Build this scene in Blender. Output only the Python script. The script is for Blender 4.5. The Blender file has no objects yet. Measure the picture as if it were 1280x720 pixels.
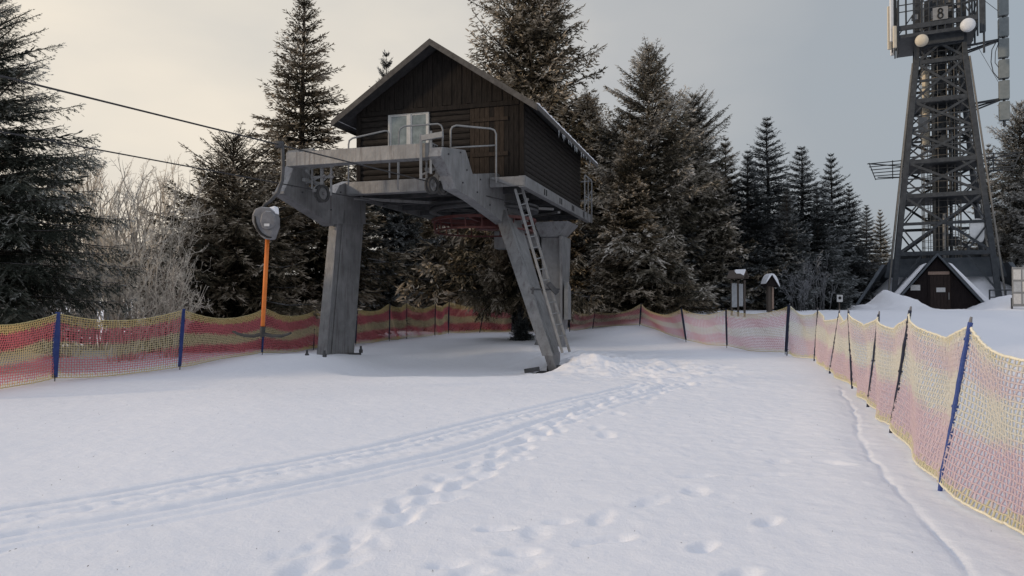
import bpy, math, random
import numpy as np
random.seed(7)
R = math.radians
scene = bpy.context.scene
col = scene.collection
F = 900.0; CAMH = 1.6; HOR = 375.0

# ------------------------------------------------------------------ helpers
def P(px, py, Y):                      # survey reading -> point at depth Y
    return ((px - 640) / F * Y, Y, CAMH + (HOR - py) / F * Y)
def G(px, py):                         # survey reading -> flat snow point
    Y = CAMH * F / (py - HOR)
    return ((px - 640) / F * Y, Y)
TH = R(17)
A0 = (-4.83, 19.7)
UX, UY = math.cos(TH), -math.sin(TH)
VX, VY = math.sin(TH), math.cos(TH)
def W(u, v, z):
    return (A0[0] + UX * u + VX * v, A0[1] + UY * u + VY * v, z)
def VZ(px, py, u):                     # reading on the vertical plane u -> (v, z)
    k = (px - 640) / F
    x0, y0, _ = W(u, 0, 0)
    v = (k * y0 - x0) / (VX - k * VY)
    return v, CAMH + (HOR - py) / F * (y0 + VY * v)

def tag(o, label=None, cat=None, group=None, kind=None):
    if label: o['label'] = label
    if cat: o['category'] = cat
    if group: o['group'] = group
    if kind: o['kind'] = kind
    return o
def empty(name, loc, label=None, cat=None, group=None):
    o = bpy.data.objects.new(name, None); col.objects.link(o)
    o.location = loc; o.empty_display_size = .2
    return tag(o, label, cat, group)
def wloc(o):
    v = np.zeros(3)
    while o is not None:
        v += np.array(o.location[:]); o = o.parent
    return v
def mesh_np(name, V, Q, attr=None, mat=None, parent=None, smooth=False, loc=None):
    V = np.asarray(V, dtype=np.float32).reshape(-1, 3); Q = np.asarray(Q, dtype=np.int32)
    if parent is not None: V = V - wloc(parent).astype(np.float32)
    elif loc is not None: V = V - np.array(loc, dtype=np.float32)
    me = bpy.data.meshes.new(name)
    me.vertices.add(len(V)); me.vertices.foreach_set('co', V.ravel())
    k = Q.shape[1]
    me.loops.add(Q.size); me.loops.foreach_set('vertex_index', Q.ravel())
    me.polygons.add(len(Q))
    me.polygons.foreach_set('loop_start', np.arange(0, Q.size, k, dtype=np.int32))
    me.polygons.foreach_set('loop_total', np.full(len(Q), k, dtype=np.int32))
    if smooth: me.polygons.foreach_set('use_smooth', np.ones(len(Q), dtype=bool))
    me.update(calc_edges=True)
    if attr is not None:
        for an, av in attr.items():
            a = me.attributes.new(an, 'FLOAT', 'FACE'); a.data.foreach_set('value', np.asarray(av, dtype=np.float32))
    o = bpy.data.objects.new(name, me); col.objects.link(o)
    if mat: me.materials.append(mat)
    if parent is not None: o.parent = parent
    elif loc is not None: o.location = loc
    return o

class MB:
    def __init__(s): s.v = []; s.f = []
    def add(s, vs, fs):
        n = len(s.v); s.v += [tuple(p) for p in vs]; s.f += [tuple(i + n for i in f) for f in fs]; return s
    def hexa(s, p):        # 8 points: bottom 4 ccw, top 4 ccw
        return s.add(p, [(3,2,1,0),(4,5,6,7),(0,1,5,4),(1,2,6,5),(2,3,7,6),(3,0,4,7)])
    def box(s, c, d, rz=0):
        hx, hy, hz = d[0]/2, d[1]/2, d[2]/2; ca, sa = math.cos(rz), math.sin(rz)
        q = [(-hx,-hy),(hx,-hy),(hx,hy),(-hx,hy)]
        return s.hexa([(c[0]+a*ca-b*sa, c[1]+a*sa+b*ca, c[2]+z) for z in (-hz,hz) for a,b in q])
    def ubox(s, u0, u1, v0, v1, z0, z1):
        q = [(u0,v0),(u1,v0),(u1,v1),(u0,v1)]
        return s.hexa([W(a,b,z) for z in (z0,z1) for a,b in q])
    def prism(s, poly, d):  # poly 3d points, d offset vector
        n = len(poly); d = np.array(d)
        vs = [tuple(p) for p in poly] + [tuple(np.array(p)+d) for p in poly]
        fs = [tuple(range(n))[::-1], tuple(range(n, 2*n))] + [(i,(i+1)%n,n+(i+1)%n,n+i) for i in range(n)]
        return s.add(vs, fs)
    def bar(s, a, b, w, h=None, up=(0,0,1)):
        h = h or w; a = np.array(a, float); b = np.array(b, float); d = b - a; d /= np.linalg.norm(d) + 1e-9
        up = np.array(up, float); sd = np.cross(d, up)
        if np.linalg.norm(sd) < 1e-4: sd = np.cross(d, (1,0,0))
        sd /= np.linalg.norm(sd); uu = np.cross(sd, d)
        q = [(-1,-1),(1,-1),(1,1),(-1,1)]
        return s.hexa([tuple(p + sd*i*w/2 + uu*j*h/2) for p in (a,b) for i,j in q])
    def tube(s, pts, r, n=8, cap=True):
        pts = [np.array(p, float) for p in pts]; m = len(pts)
        rs = r if isinstance(r, (list, tuple)) else [r]*m
        vs = []; prev = None
        for i, p in enumerate(pts):
            d = pts[min(i+1,m-1)] - pts[max(i-1,0)]; d /= np.linalg.norm(d)+1e-9
            if prev is None:
                t = np.array((0,0,1.)) if abs(d[2]) < .9 else np.array((1.,0,0)); a = np.cross(d, t)
            else: a = prev - d*np.dot(prev, d)
            a /= np.linalg.norm(a)+1e-9; prev = a; b = np.cross(d, a)
            vs += [tuple(p + rs[i]*(a*math.cos(2*math.pi*k/n)+b*math.sin(2*math.pi*k/n))) for k in range(n)]
        fs = [(i*n+k, i*n+(k+1)%n, (i+1)*n+(k+1)%n, (i+1)*n+k) for i in range(m-1) for k in range(n)]
        if cap: fs += [tuple(range(n))[::-1], tuple((m-1)*n+k for k in range(n))]
        return s.add(vs, fs)
    def lathe(s, c, prof, n=32, axis='z', ang=0, close=False):
        # prof (r, h); axis z, or horizontal axis at angle ang
        vs = []
        for r, h in prof:
            for k in range(n):
                t = 2*math.pi*k/n
                if axis == 'z': vs.append((c[0]+r*math.cos(t), c[1]+r*math.sin(t), c[2]+h))
                else:
                    x = r*math.cos(t); z = r*math.sin(t)
                    ax = (math.cos(ang), math.sin(ang)); pr = (-ax[1], ax[0])
                    vs.append((c[0]+ax[0]*h+pr[0]*x, c[1]+ax[1]*h+pr[1]*x, c[2]+z))
        m = len(prof); fs = [(i*n+k, i*n+(k+1)%n, (i+1)*n+(k+1)%n, (i+1)*n+k) for i in range(m-1) for k in range(n)]
        if close: fs += [((m-1)*n+k, (m-1)*n+(k+1)%n, (k+1)%n, k) for k in range(n)]
        else: fs += [tuple(range(n))[::-1], tuple((m-1)*n+k for k in range(n))]
        return s.add(vs, fs)
    def build(s, name, mat, parent=None, bevel=0, smooth=False, loc=None):
        me = bpy.data.meshes.new(name)
        off = wloc(parent) if parent is not None else (np.array(loc) if loc is not None else np.zeros(3))
        me.from_pydata([tuple(np.array(p) - off) for p in s.v], [], s.f); me.update()
        import bmesh
        bm = bmesh.new(); bm.from_mesh(me); bmesh.ops.recalc_face_normals(bm, faces=bm.faces); bm.to_mesh(me); bm.free()
        if smooth: me.shade_smooth()
        me.materials.append(mat)
        o = bpy.data.objects.new(name, me); col.objects.link(o)
        if parent is not None: o.parent = parent
        elif loc is not None: o.location = loc
        if bevel:
            b = o.modifiers.new('edge', 'BEVEL'); b.width = bevel; b.segments = 2; b.limit_method = 'ANGLE'; b.angle_limit = R(40)
        return o

# ------------------------------------------------------------------ materials
def mat_base(name):
    m = bpy.data.materials.new(name); m.use_nodes = True
    nt = m.node_tree; b = nt.nodes['Principled BSDF']
    return m, nt, b
def N(nt, t, **kw):
    n = nt.nodes.new(t)
    for k, v in kw.items():
        if k in n.inputs: n.inputs[k].default_value = v
        else: setattr(n, k, v)
    return n
def ramp(nt, stops, src):
    r = nt.nodes.new('ShaderNodeValToRGB'); e = r.color_ramp.elements
    while len(e) < len(stops): e.new(.5)
    for i, (p, c) in enumerate(stops): e[i].position = p; e[i].color = (*c, 1)
    nt.links.new(src, r.inputs[0]); return r
def mixc(nt, a, b, f, mode='MIX'):
    m = nt.nodes.new('ShaderNodeMix'); m.data_type = 'RGBA'; m.blend_type = mode
    for s, v in ((6, a), (7, b), (0, f)):
        if hasattr(v, 'links'): nt.links.new(v, m.inputs[s])
        else: m.inputs[s].default_value = (*v, 1) if isinstance(v, tuple) else v
    return m.outputs[2]
def noisy(name, c1, c2, scale=4, rough=.7, metal=0, bump=.2, bscale=30, stretch=(1,1,1), frost=0, streak=None, spec=.3):
    m, nt, b = mat_base(name)
    tc = N(nt, 'ShaderNodeTexCoord'); mp = N(nt, 'ShaderNodeMapping'); mp.inputs['Scale'].default_value = stretch
    nt.links.new(tc.outputs['Object'], mp.inputs[0])
    n = N(nt, 'ShaderNodeTexNoise', Scale=scale, Detail=8.0, Roughness=.65); nt.links.new(mp.outputs[0], n.inputs['Vector'])
    r = ramp(nt, [(.3, c1), (.7, c2)], n.outputs[0]); out = r.outputs[0]
    if streak:
        m2 = N(nt, 'ShaderNodeMapping'); m2.inputs['Scale'].default_value = (9, 9, .7); nt.links.new(tc.outputs['Object'], m2.inputs[0])
        n2 = N(nt, 'ShaderNodeTexNoise', Scale=1.3, Detail=6.0, Roughness=.7); nt.links.new(m2.outputs[0], n2.inputs['Vector'])
        r2 = ramp(nt, [(.52, (0,0,0)), (.72, (1,1,1))], n2.outputs[0])
        out = mixc(nt, out, streak, r2.outputs[0])
    if frost:
        g = N(nt, 'ShaderNodeNewGeometry'); sp = N(nt, 'ShaderNodeSeparateXYZ'); nt.links.new(g.outputs['Normal'], sp.inputs[0])
        n3 = N(nt, 'ShaderNodeTexNoise', Scale=14.0, Detail=5.0); nt.links.new(tc.outputs['Object'], n3.inputs['Vector'])
        a = N(nt, 'ShaderNodeMath', operation='MULTIPLY'); nt.links.new(sp.outputs[2], a.inputs[0]); nt.links.new(n3.outputs[0], a.inputs[1])
        r3 = ramp(nt, [(.3, (0,0,0)), (.5, (frost,)*3)], a.outputs[0])
        out = mixc(nt, out, (.62, .65, .69), r3.outputs[0])
    nt.links.new(out, b.inputs['Base Color'])
    b.inputs['Roughness'].default_value = rough; b.inputs['Metallic'].default_value = metal
    b.inputs['Specular IOR Level'].default_value = spec
    if bump:
        nb = N(nt, 'ShaderNodeTexNoise', Scale=bscale, Detail=6.0); nt.links.new(mp.outputs[0], nb.inputs['Vector'])
        bp = N(nt, 'ShaderNodeBump', Strength=bump, Distance=.02); nt.links.new(nb.outputs[0], bp.inputs['Height']); nt.links.new(bp.outputs[0], b.inputs['Normal'])
    return m

M = {}
M['steel'] = noisy('galvanised steel', (.155,.157,.162), (.275,.277,.283), 2.2, .48, .5, .25, 18, streak=(.11,.10,.10), frost=.35)
M['steel_dark'] = noisy('dark steel', (.035,.038,.042), (.09,.09,.095), 5, .55, .3, .2, 30)
M['rail'] = noisy('rail pipe', (.18,.185,.19), (.27,.275,.28), 8, .5, .3, .1, 40)
M['red'] = noisy('red painted steel', (.05,.014,.014), (.10,.03,.028), 6, .5, 0, .15, 30, frost=.25)
M['rubber'] = noisy('rubber', (.03,.03,.032), (.06,.06,.06), 8, .8, 0, .2, 40)
M['wood'] = noisy('dark stained logs', (.010,.009,.0085), (.034,.029,.026), 5, .75, 0, .5, 22, (1,1,4), spec=.15)
M['wood_front'] = noisy('dark stained boards', (.008,.0072,.007), (.025,.0215,.0195), 5, .8, 0, .5, 22, (4,4,.6), spec=.1)
M['wood_worn'] = noisy('worn brown boards', (.020,.016,.013), (.052,.040,.032), 6, .8, 0, .5, 22, (5,5,.7), spec=.1)
M['fascia'] = noisy('weathered fascia', (.045,.042,.04), (.10,.095,.09), 7, .8, 0, .4, 25, frost=.45)
M['roofing'] = noisy('bitumen roofing', (.03,.03,.032), (.06,.06,.065), 7, .85, 0, .3, 25, frost=.9)
M['white_paint'] = noisy('white window paint', (.38,.39,.39), (.5,.51,.51), 9, .5, 0, .1, 40)
M['glass'] = noisy('glass with painted reflection', (.06,.08,.08), (.26,.30,.30), 2.6, .08, 0, 0, 10, spec=1.0)  # sky reflection painted into the pale pane colour
M['orange'] = noisy('orange pole', (.50,.13,.02), (.62,.18,.035), 9, .45, 0, .1, 30)
M['grey_plastic'] = noisy('grey plastic housing', (.10,.10,.11), (.19,.19,.2), 7, .5, 0, .15, 30, frost=.5)
M['rope'] = noisy('wire rope', (.02,.02,.022), (.05,.05,.052), 20, .5, .3, .3, 60)
M['blue'] = noisy('blue slat', (.014,.03,.13), (.028,.055,.20), 9, .5, 0, .15, 40)
M['blue_dark'] = noisy('dark blue slat', (.010,.014,.03), (.022,.03,.065), 9, .6, 0, .2, 40)
M['blue_frost'] = noisy('frosted blue rod', (.02,.045,.20), (.05,.09,.28), 30, .6, 0, .4, 60, frost=.6)
M['tower'] = noisy('tower steel', (.028,.033,.04), (.062,.07,.08), 5, .6, .2, .15, 30, frost=.3)
M['tower_pale'] = noisy('tower mesh steel', (.12,.12,.115), (.22,.21,.195), 6, .6, .2, .15, 30)  # paler steel for ducts, cage and radio units
M['skirt'] = noisy('dark slate cladding', (.06,.07,.085), (.10,.115,.13), 3, .8, 0, .3, 20)
M['panel'] = noisy('grey antenna panel', (.13,.155,.165), (.19,.215,.225), 4, .5, 0, .1, 20)
M['dish_cream'] = noisy('cream dish cover', (.50,.45,.36), (.60,.55,.45), 4, .5, 0, .05, 20)
M['dish_white'] = noisy('white dish cover', (.58,.6,.62), (.70,.72,.74), 4, .5, 0, .05, 20)
M['hut_wood'] = noisy('black brown planks', (.010,.008,.009), (.026,.02,.02), 5, .8, 0, .4, 25, (5,5,.5), spec=.1)
M['door_wood'] = noisy('brown door planks', (.020,.014,.013), (.040,.028,.025), 5, .7, 0, .3, 25, (5,5,.5), spec=.15)
M['sign_white'] = noisy('white sign', (.42,.42,.42), (.56,.56,.56), 12, .6, 0, .05, 30)
M['sign_tan'] = noisy('tan sign', (.20,.13,.10), (.30,.22,.18), 12, .6, 0, .05, 30)
M['black'] = noisy('black paint', (.008,.008,.008), (.014,.014,.014), 12, .6, 0, .05, 30)
M['board'] = noisy('board sheet', (.30,.32,.34), (.42,.44,.46), 9, .5, 0, .05, 30)
M['post_wood'] = noisy('old post wood', (.05,.04,.035), (.11,.09,.075), 6, .8, 0, .4, 25, (5,5,.6))
M['bark'] = noisy('spruce bark', (.022,.018,.015), (.06,.05,.042), 10, .9, 0, .6, 20, (3,3,.8), frost=.3)
M['ice'] = noisy('ice', (.62,.67,.72), (.75,.78,.82), 9, .2, 0, .1, 20, spec=.6)

def snow_mat():
    m, nt, b = mat_base('snow')
    tc = N(nt, 'ShaderNodeTexCoord')
    n = N(nt, 'ShaderNodeTexNoise', Scale=.35, Detail=6.0); nt.links.new(tc.outputs['Object'], n.inputs['Vector'])
    r = ramp(nt, [(.3, (.73,.75,.80)), (.7, (.79,.80,.84))], n.outputs[0])
    nt.links.new(r.outputs[0], b.inputs['Base Color'])
    b.inputs['Roughness'].default_value = .75; b.inputs['Specular IOR Level'].default_value = .25
    b.inputs['Subsurface Weight'].default_value = .0
    n1 = N(nt, 'ShaderNodeTexNoise', Scale=5.0, Detail=9.0, Roughness=.62); nt.links.new(tc.outputs['Object'], n1.inputs['Vector'])
    n2 = N(nt, 'ShaderNodeTexNoise', Scale=60.0, Detail=5.0, Roughness=.7); nt.links.new(tc.outputs['Object'], n2.inputs['Vector'])
    b1 = N(nt, 'ShaderNodeBump', Strength=.4, Distance=.05); nt.links.new(n1.outputs[0], b1.inputs['Height'])
    b2 = N(nt, 'ShaderNodeBump', Strength=.35, Distance=.012); nt.links.new(n2.outputs[0], b2.inputs['Height']); nt.links.new(b1.outputs[0], b2.inputs['Normal'])
    nt.links.new(b2.outputs[0], b.inputs['Normal'])
    return m
M['snow'] = snow_mat()

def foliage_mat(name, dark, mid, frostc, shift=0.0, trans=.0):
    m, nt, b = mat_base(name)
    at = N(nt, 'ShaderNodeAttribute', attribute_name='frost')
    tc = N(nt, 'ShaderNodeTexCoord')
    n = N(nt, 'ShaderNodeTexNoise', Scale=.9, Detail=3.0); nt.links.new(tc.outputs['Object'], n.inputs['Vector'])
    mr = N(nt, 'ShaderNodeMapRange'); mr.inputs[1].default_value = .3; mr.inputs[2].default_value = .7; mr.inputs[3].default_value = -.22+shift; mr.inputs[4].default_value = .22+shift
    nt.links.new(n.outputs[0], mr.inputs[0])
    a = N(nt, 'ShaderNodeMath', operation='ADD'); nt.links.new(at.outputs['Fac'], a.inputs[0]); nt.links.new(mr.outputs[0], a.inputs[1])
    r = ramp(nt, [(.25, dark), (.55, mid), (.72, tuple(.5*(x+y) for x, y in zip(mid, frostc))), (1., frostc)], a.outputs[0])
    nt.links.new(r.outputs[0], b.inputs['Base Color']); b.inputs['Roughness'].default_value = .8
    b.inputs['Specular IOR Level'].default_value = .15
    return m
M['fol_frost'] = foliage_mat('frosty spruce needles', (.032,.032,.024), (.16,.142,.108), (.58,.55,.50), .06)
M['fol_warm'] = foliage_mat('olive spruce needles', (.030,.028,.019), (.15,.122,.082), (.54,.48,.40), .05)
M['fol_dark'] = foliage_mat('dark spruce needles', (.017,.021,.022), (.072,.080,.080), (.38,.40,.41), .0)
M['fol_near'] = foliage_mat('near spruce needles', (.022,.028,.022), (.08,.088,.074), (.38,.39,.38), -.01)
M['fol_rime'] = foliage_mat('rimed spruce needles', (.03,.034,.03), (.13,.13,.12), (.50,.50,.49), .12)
def shrub_mat(name, c1, c2):
    m, nt, b = mat_base(name)
    at = N(nt, 'ShaderNodeAttribute', attribute_name='frost')
    r = ramp(nt, [(0., c1), (1., c2)], at.outputs['Fac']); nt.links.new(r.outputs[0], b.inputs['Base Color'])
    b.inputs['Roughness'].default_value = .8; return m
M['rime_twig'] = shrub_mat('rimed twigs', (.26,.22,.18), (.88,.81,.70))
M['rime_twig_cold'] = shrub_mat('cold rimed twigs', (.04,.04,.042), (.26,.27,.29))

def net_mat(name, y, pk, lt, stops=None):
    m, nt, b = mat_base(name)
    at = N(nt, 'ShaderNodeAttribute', attribute_name='band'); e = .03
    r = ramp(nt, stops or [(0., y), (.05, y), (.05+e, pk), (.30, pk), (.36, lt), (.56, lt), (.60, pk), (.84, pk), (.86, y), (1., y)], at.outputs['Fac'])
    nt.links.new(r.outputs[0], b.inputs['Base Color']); b.inputs['Roughness'].default_value = .6
    tr = N(nt, 'ShaderNodeBsdfTranslucent'); nt.links.new(r.outputs[0], tr.inputs[0])
    mx = N(nt, 'ShaderNodeMixShader'); mx.inputs[0].default_value = .45
    nt.links.new(b.outputs[0], mx.inputs[1]); nt.links.new(tr.outputs[0], mx.inputs[2])
    nt.links.new(mx.outputs[0], nt.nodes['Material Output'].inputs[0])
    return m
M['net_l'] = net_mat('yellow and pink net', (.84,.70,.38), (.84,.30,.34), (.86,.77,.54))
M['net_b'] = net_mat('faded net', (.84,.70,.50), (.82,.44,.45), (.84,.74,.62))
_y, _p, _l = (.84,.80,.60), (.83,.71,.76), (.86,.85,.79)
M['net_r'] = net_mat('frosted net', _y, _p, _l, [(0., _y), (.035, _y), (.07, _p), (.36, _p), (.46, _l), (.68, _l), (.76, (.82,.74,.77)), (.88, (.83,.76,.77)), (.95, _l), (1., (.84,.80,.64))])
M['cord_pale'] = noisy('pale yellow cord', (.74,.69,.52), (.82,.79,.66), 20, .6, 0, .2, 60)
M['cord_y'] = noisy('yellow cord', (.52,.43,.20), (.62,.52,.27), 20, .6, 0, .2, 60)

# ------------------------------------------------------------------ snow ground
def sstep(a, b, x):
    t = np.clip((x - a) / (b - a), 0, 1); return t*t*(3-2*t)
_r = np.random.RandomState(5)
_NT = _r.rand(256, 256)
def vnoise(x, y):
    xi = np.floor(x).astype(int); yi = np.floor(y).astype(int); fx = x-xi; fy = y-yi
    fx = fx*fx*(3-2*fx); fy = fy*fy*(3-2*fy)
    g = lambda i, j: _NT[(xi+i) & 255, (yi+j) & 255]
    return (g(0,0)*(1-fx)+g(1,0)*fx)*(1-fy)+(g(0,1)*(1-fx)+g(1,1)*fx)*fy - .5
def fbm(x, y, o=4):
    s = 0; a = 1
    for k in range(o): s = s + a*vnoise(x*2**k+17*k, y*2**k+31*k); a *= .5
    return s
def gauss(X, Y, cx, cy, rx, ry, rot=0):
    c, s = math.cos(rot), math.sin(rot); dx = X-cx; dy = Y-cy
    return np.exp(-(((dx*c+dy*s)/rx)**2 + ((-dx*s+dy*c)/ry)**2))
def base_h(X, Y):
    h = .05*fbm(X*.25, Y*.25, 3) + .012*fbm(X*1.1+5, Y*1.1, 3)
    h = h - .09*sstep(-3, -9, X)*sstep(30, 10, Y)
    rise = sstep(22.5, 32, Y - .0*X)*sstep(1, 8, X)
    h = h + 1.12*rise
    far = sstep(30, 37, Y)*sstep(15, 19, X)
    h = h + far*(.13*fbm(X*.9, Y*.9, 4)+.07*fbm(X*3.1, Y*3.1, 3))
    # piles shovelled beside the hut
    def pile(cx, cy, rx, ry, a): return a*gauss(X, Y, cx, cy, rx, ry)
    h = h + pile(20.3, 39.2, .6, 1.0, .95) + pile(18.9, 38.6, 1.7, 1.2, .25) + pile(20.9, 37.9, .9, .8, .55)
    h = h + pile(25.3, 37.2, 1.0, .9, .55) + pile(28.6, 37.5, 1.6, 1.5, .6) + pile(26.8, 37.2, 1.2, 1.0, .6)
    h = h - pile(23.0, 38.2, .8, 1.3, .45)
    # hollow between the lift legs
    h = h - .27*np.exp(-((((X+1.6)/2.75)**2 + ((Y-18.2)/3.1)**2))**4)
    h = h - .22*np.exp(-((((X-1.05)/.42)**2 + ((Y-18.3)/.45)**2))**2)
    h = h + .22*gauss(X, Y, 1.9, 17.7, .6, 1.2)+ .06*gauss(X, Y, -1.2, 14.2, 3.2, .9) + .13*gauss(X, Y, -5.1, 19.1, 1.7, 1.2) + .16*gauss(X, Y, -.6, 23.5, 2.0, 1.6) 
    h = h + .10*gauss(X, Y, -6.8, 18.5, 1.8, 2.2)
    return h
def seg_dist(X, Y, pts):
    best = np.full(X.shape, 1e9); side = np.zeros(X.shape)
    for (x0,y0),(x1,y1) in zip(pts[:-1], pts[1:]):
        dx, dy = x1-x0, y1-y0; L2 = dx*dx+dy*dy
        t = np.clip(((X-x0)*dx+(Y-y0)*dy)/L2, 0, 1)
        qx = X-x0-t*dx; qy = Y-y0-t*dy; d = np.hypot(qx, qy); m = d < best
        sgn = np.sign(dx*(Y-y0)-dy*(X-x0))
        side = np.where(m, sgn*d, side); best = np.where(m, d, best)
    return best, side
def smooth_poly(pts, k=6):
    out = []
    n = len(pts)
    for i in range(n-1):
        p0 = pts[max(i-1,0)]; p1 = pts[i]; p2 = pts[i+1]; p3 = pts[min(i+2,n-1)]
        for j in range(k):
            t = j/k
            out.append(tuple(.5*((2*p1[c])+(-p0[c]+p2[c])*t+(2*p0[c]-5*p1[c]+4*p2[c]-p3[c])*t*t+(-p0[c]+3*p1[c]-3*p2[c]+p3[c])*t**3) for c in (0,1)))
    out.append(pts[-1]); return out
tr1 = smooth_poly([G(-60,646), G(8,632), G(150,612), G(300,586), G(450,558), G(600,524), G(700,503), G(800,481)])
tr2 = smooth_poly([G(-60,682), G(8,664), G(200,634), G(400,596), G(560,560), G(680,524), G(780,496), G(850,480)])
gro = smooth_poly([G(1050,487), G(1066,512), G(1074,545), G(1098,580), G(1118,606), G(1150,640), G(1180,676), G(1205,712), G(1225,760)])
prints = []
def trail(pts, step, w, depth, rx=.17, ry=.085, jit=.03):
    pts = smooth_poly(pts, 8); acc = 0; sd = 1
    for (x0,y0),(x1,y1) in zip(pts[:-1], pts[1:]):
        L = math.hypot(x1-x0, y1-y0); a = math.atan2(y1-y0, x1-x0)
        acc += L
        if acc >= step:
            acc = 0; sd = -sd
            prints.append((x1-math.sin(a)*w*sd+random.gauss(0,jit), y1+math.cos(a)*w*sd+random.gauss(0,jit), a+random.gauss(0,.25), rx*random.uniform(.85,1.2), ry*random.uniform(.85,1.2), depth*random.uniform(.6,1.2)))
trail([G(330,722), G(400,690), G(470,655), G(520,622), G(560,603), G(620,572), G(680,535), G(750,505), G(830,484), G(800,462), G(750,448)], .21, .10, .075, .15, .08, .05)
trail([G(380,722), G(455,680), G(500,640), G(575,600), G(640,568)], .20, .07, .055, .14, .07, .06)
trail([G(320,726), G(395,694), G(465,658), G(515,626), G(558,606), G(618,576), G(678,540), G(748,508)], .17, .13, .05, .12, .07, .07)
trail([G(700,545), G(780,500), G(840,476), G(790,456), G(745,440)], .18, .22, .07, .15, .08, .12)
trail([G(530,722), G(620,700), G(660,690), G(700,655), G(760,640), G(840,628), G(870,600), G(940,590), G(1000,572), G(1060,576)], .55, .09, .055, .15, .075)
for px, py, d in ((958,651,.09),(878,683,.11),(770,673,.11),(648,690,.09),(620,660,.08),(925,717,.09),(735,677,.05),(700,651,.05),(560,705,.07),(590,714,.07),(660,708,.05)):
    x, y = G(px, py); prints.append((x, y, random.uniform(.1,.8), .12, .062, d))
def ground_h(X, Y):
    X = np.asarray(X, float); Y = np.asarray(Y, float)
    h = base_h(X, Y)
    near = (Y > 1) & (Y < 24) & (np.abs(X) < 14)
    if near.any():
        x = X[near]; y = Y[near]; a = np.zeros(x.shape)
        ex = x < 5
        for tr, amp, wid in ((tr1, .66, .035), (tr2, .60, .05)):
            d, s = seg_dist(x, y, tr)
            s = s + .02*fbm(x*2, y*2, 2)
            a -= amp*.050*np.exp(-((s-.0)/wid)**4)*(1+.35*vnoise(x*12, y*12))
            a -= amp*.034*np.exp(-((s+.19)/(wid*1.0))**4)*(1+.5*vnoise(x*12+9, y*12)) + amp*.02*np.exp(-((s+.38)/.035)**4)
            a += amp*.016*np.exp(-((s-.13)/.06)**2) + amp*.010*np.exp(-((s+.30)/.07)**2)
        d, s = seg_dist(x, y, tr1); band = np.exp(-((s+.35)/.3)**2)
        a += band*.022*fbm(x*11, y*11, 3)
        a += .0045*fbm(x*7, y*7, 3)*(1+2*gauss(x, y, 4, 9, 3, 6))
        d, s = seg_dist(x, y, gro); s = s + .05*fbm(x*3, y*3, 3)
        a -= .026*np.exp(-(s/.025)**2)*(.5+.8*np.clip(vnoise(x*2.2, y*2.2)+.5, 0, 1)) 
        a += .018*sstep(-.02, -.25, s)*sstep(-.9, -.3, s)
        for (cx, cy, rot, rx, ry, dp) in prints:
            m = (np.abs(x-cx) < .5) & (np.abs(y-cy) < .5)
            if not m.any(): continue
            c, sn = math.cos(rot), math.sin(rot); dx = x[m]-cx; dy = y[m]-cy
            q = ((dx*c+dy*sn)/rx)**2 + ((-dx*sn+dy*c)/ry)**2
            q = q*(1+.5*vnoise(x[m]*14, y[m]*14))
            a[m] += .40*(-dp*np.exp(-q**1.7)*(1+.5*vnoise(x[m]*22, y[m]*22)) + .15*dp*np.exp(-(np.sqrt(q)-1.45)**2/.2))
        rough = gauss(x, y, 3.0, 17.0, 2.2, 3.2) + .8*gauss(x, y, 1.6, 21.0, 1.4, 3.0)
        a += rough*.16*fbm(x*2.4, y*2.4, 4)
        h[near] += a
    return h
def axis_pts(lo, hi, dense_lo, dense_hi, d0, grow):
    out = list(np.arange(dense_lo, dense_hi, d0)); d = d0; p = out[-1]
    while p < hi: d *= grow; p += d; out.append(p)
    d = d0; p = dense_lo; pre = []
    while p > lo: d *= grow; p -= d; pre.append(p)
    return np.array(pre[::-1] + out)
ys = [2.0]
while ys[-1] < 24: ys.append(ys[-1] + max(.022, .0026*ys[-1]*1.1))
while ys[-1] < 45: ys.append(ys[-1] + .12)
d = .12
while ys[-1] < 900: d *= 1.08; ys.append(ys[-1] + d)
pre = []; p = 2.0; d = .03
while p > -60: d *= 1.15; p -= d; pre.append(p)
ys = np.array(pre[::-1] + ys)
xs = axis_pts(-700, 700, -7.5, 8.5, .026, 1.012)
GX, GY = np.meshgrid(xs, ys)
GZ = ground_h(GX.ravel(), GY.ravel())
nx, ny = len(xs), len(ys)
idx = np.arange(nx*ny).reshape(ny, nx)
Q = np.stack([idx[:-1,:-1], idx[:-1,1:], idx[1:,1:], idx[1:,:-1]], -1).reshape(-1, 4)
g = mesh_np('snow_ground', np.stack([GX.ravel(), GY.ravel(), GZ], 1), Q, None, M['snow'], smooth=True)
tag(g, 'wide field of trampled white snow', kind='structure'); print('ground', nx, ny)
def gz(x, y): return float(ground_h(np.array([float(x)]), np.array([float(y)]))[0])

# tiny dark litter on the snow
rs = np.random.RandomState(3); n = 420
lx = rs.uniform(-7, 6, n); ly = 2.4 + rs.rand(n)**1.5*14
lz = ground_h(lx, ly) + .004; la = rs.uniform(0, math.pi, n); ll = rs.uniform(.004, .012, n); lw = rs.uniform(.002, .004, n)
V = []
for k in range(n):
    c, s = math.cos(la[k]), math.sin(la[k])
    for a, b, hh in ((-1,0,0),(0,-1,0),(1,0,.004),(0,1,.003)):
        V.append((lx[k]+c*a*ll[k]-s*b*lw[k], ly[k]+s*a*ll[k]+c*b*lw[k], lz[k]+hh))
lit = mesh_np('needle_litter', V, np.arange(4*n).reshape(n, 4), None, M['bark'])
tag(lit, 'tiny dark needles and bark crumbs scattered over the snow', 'litter', kind='stuff')

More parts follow.
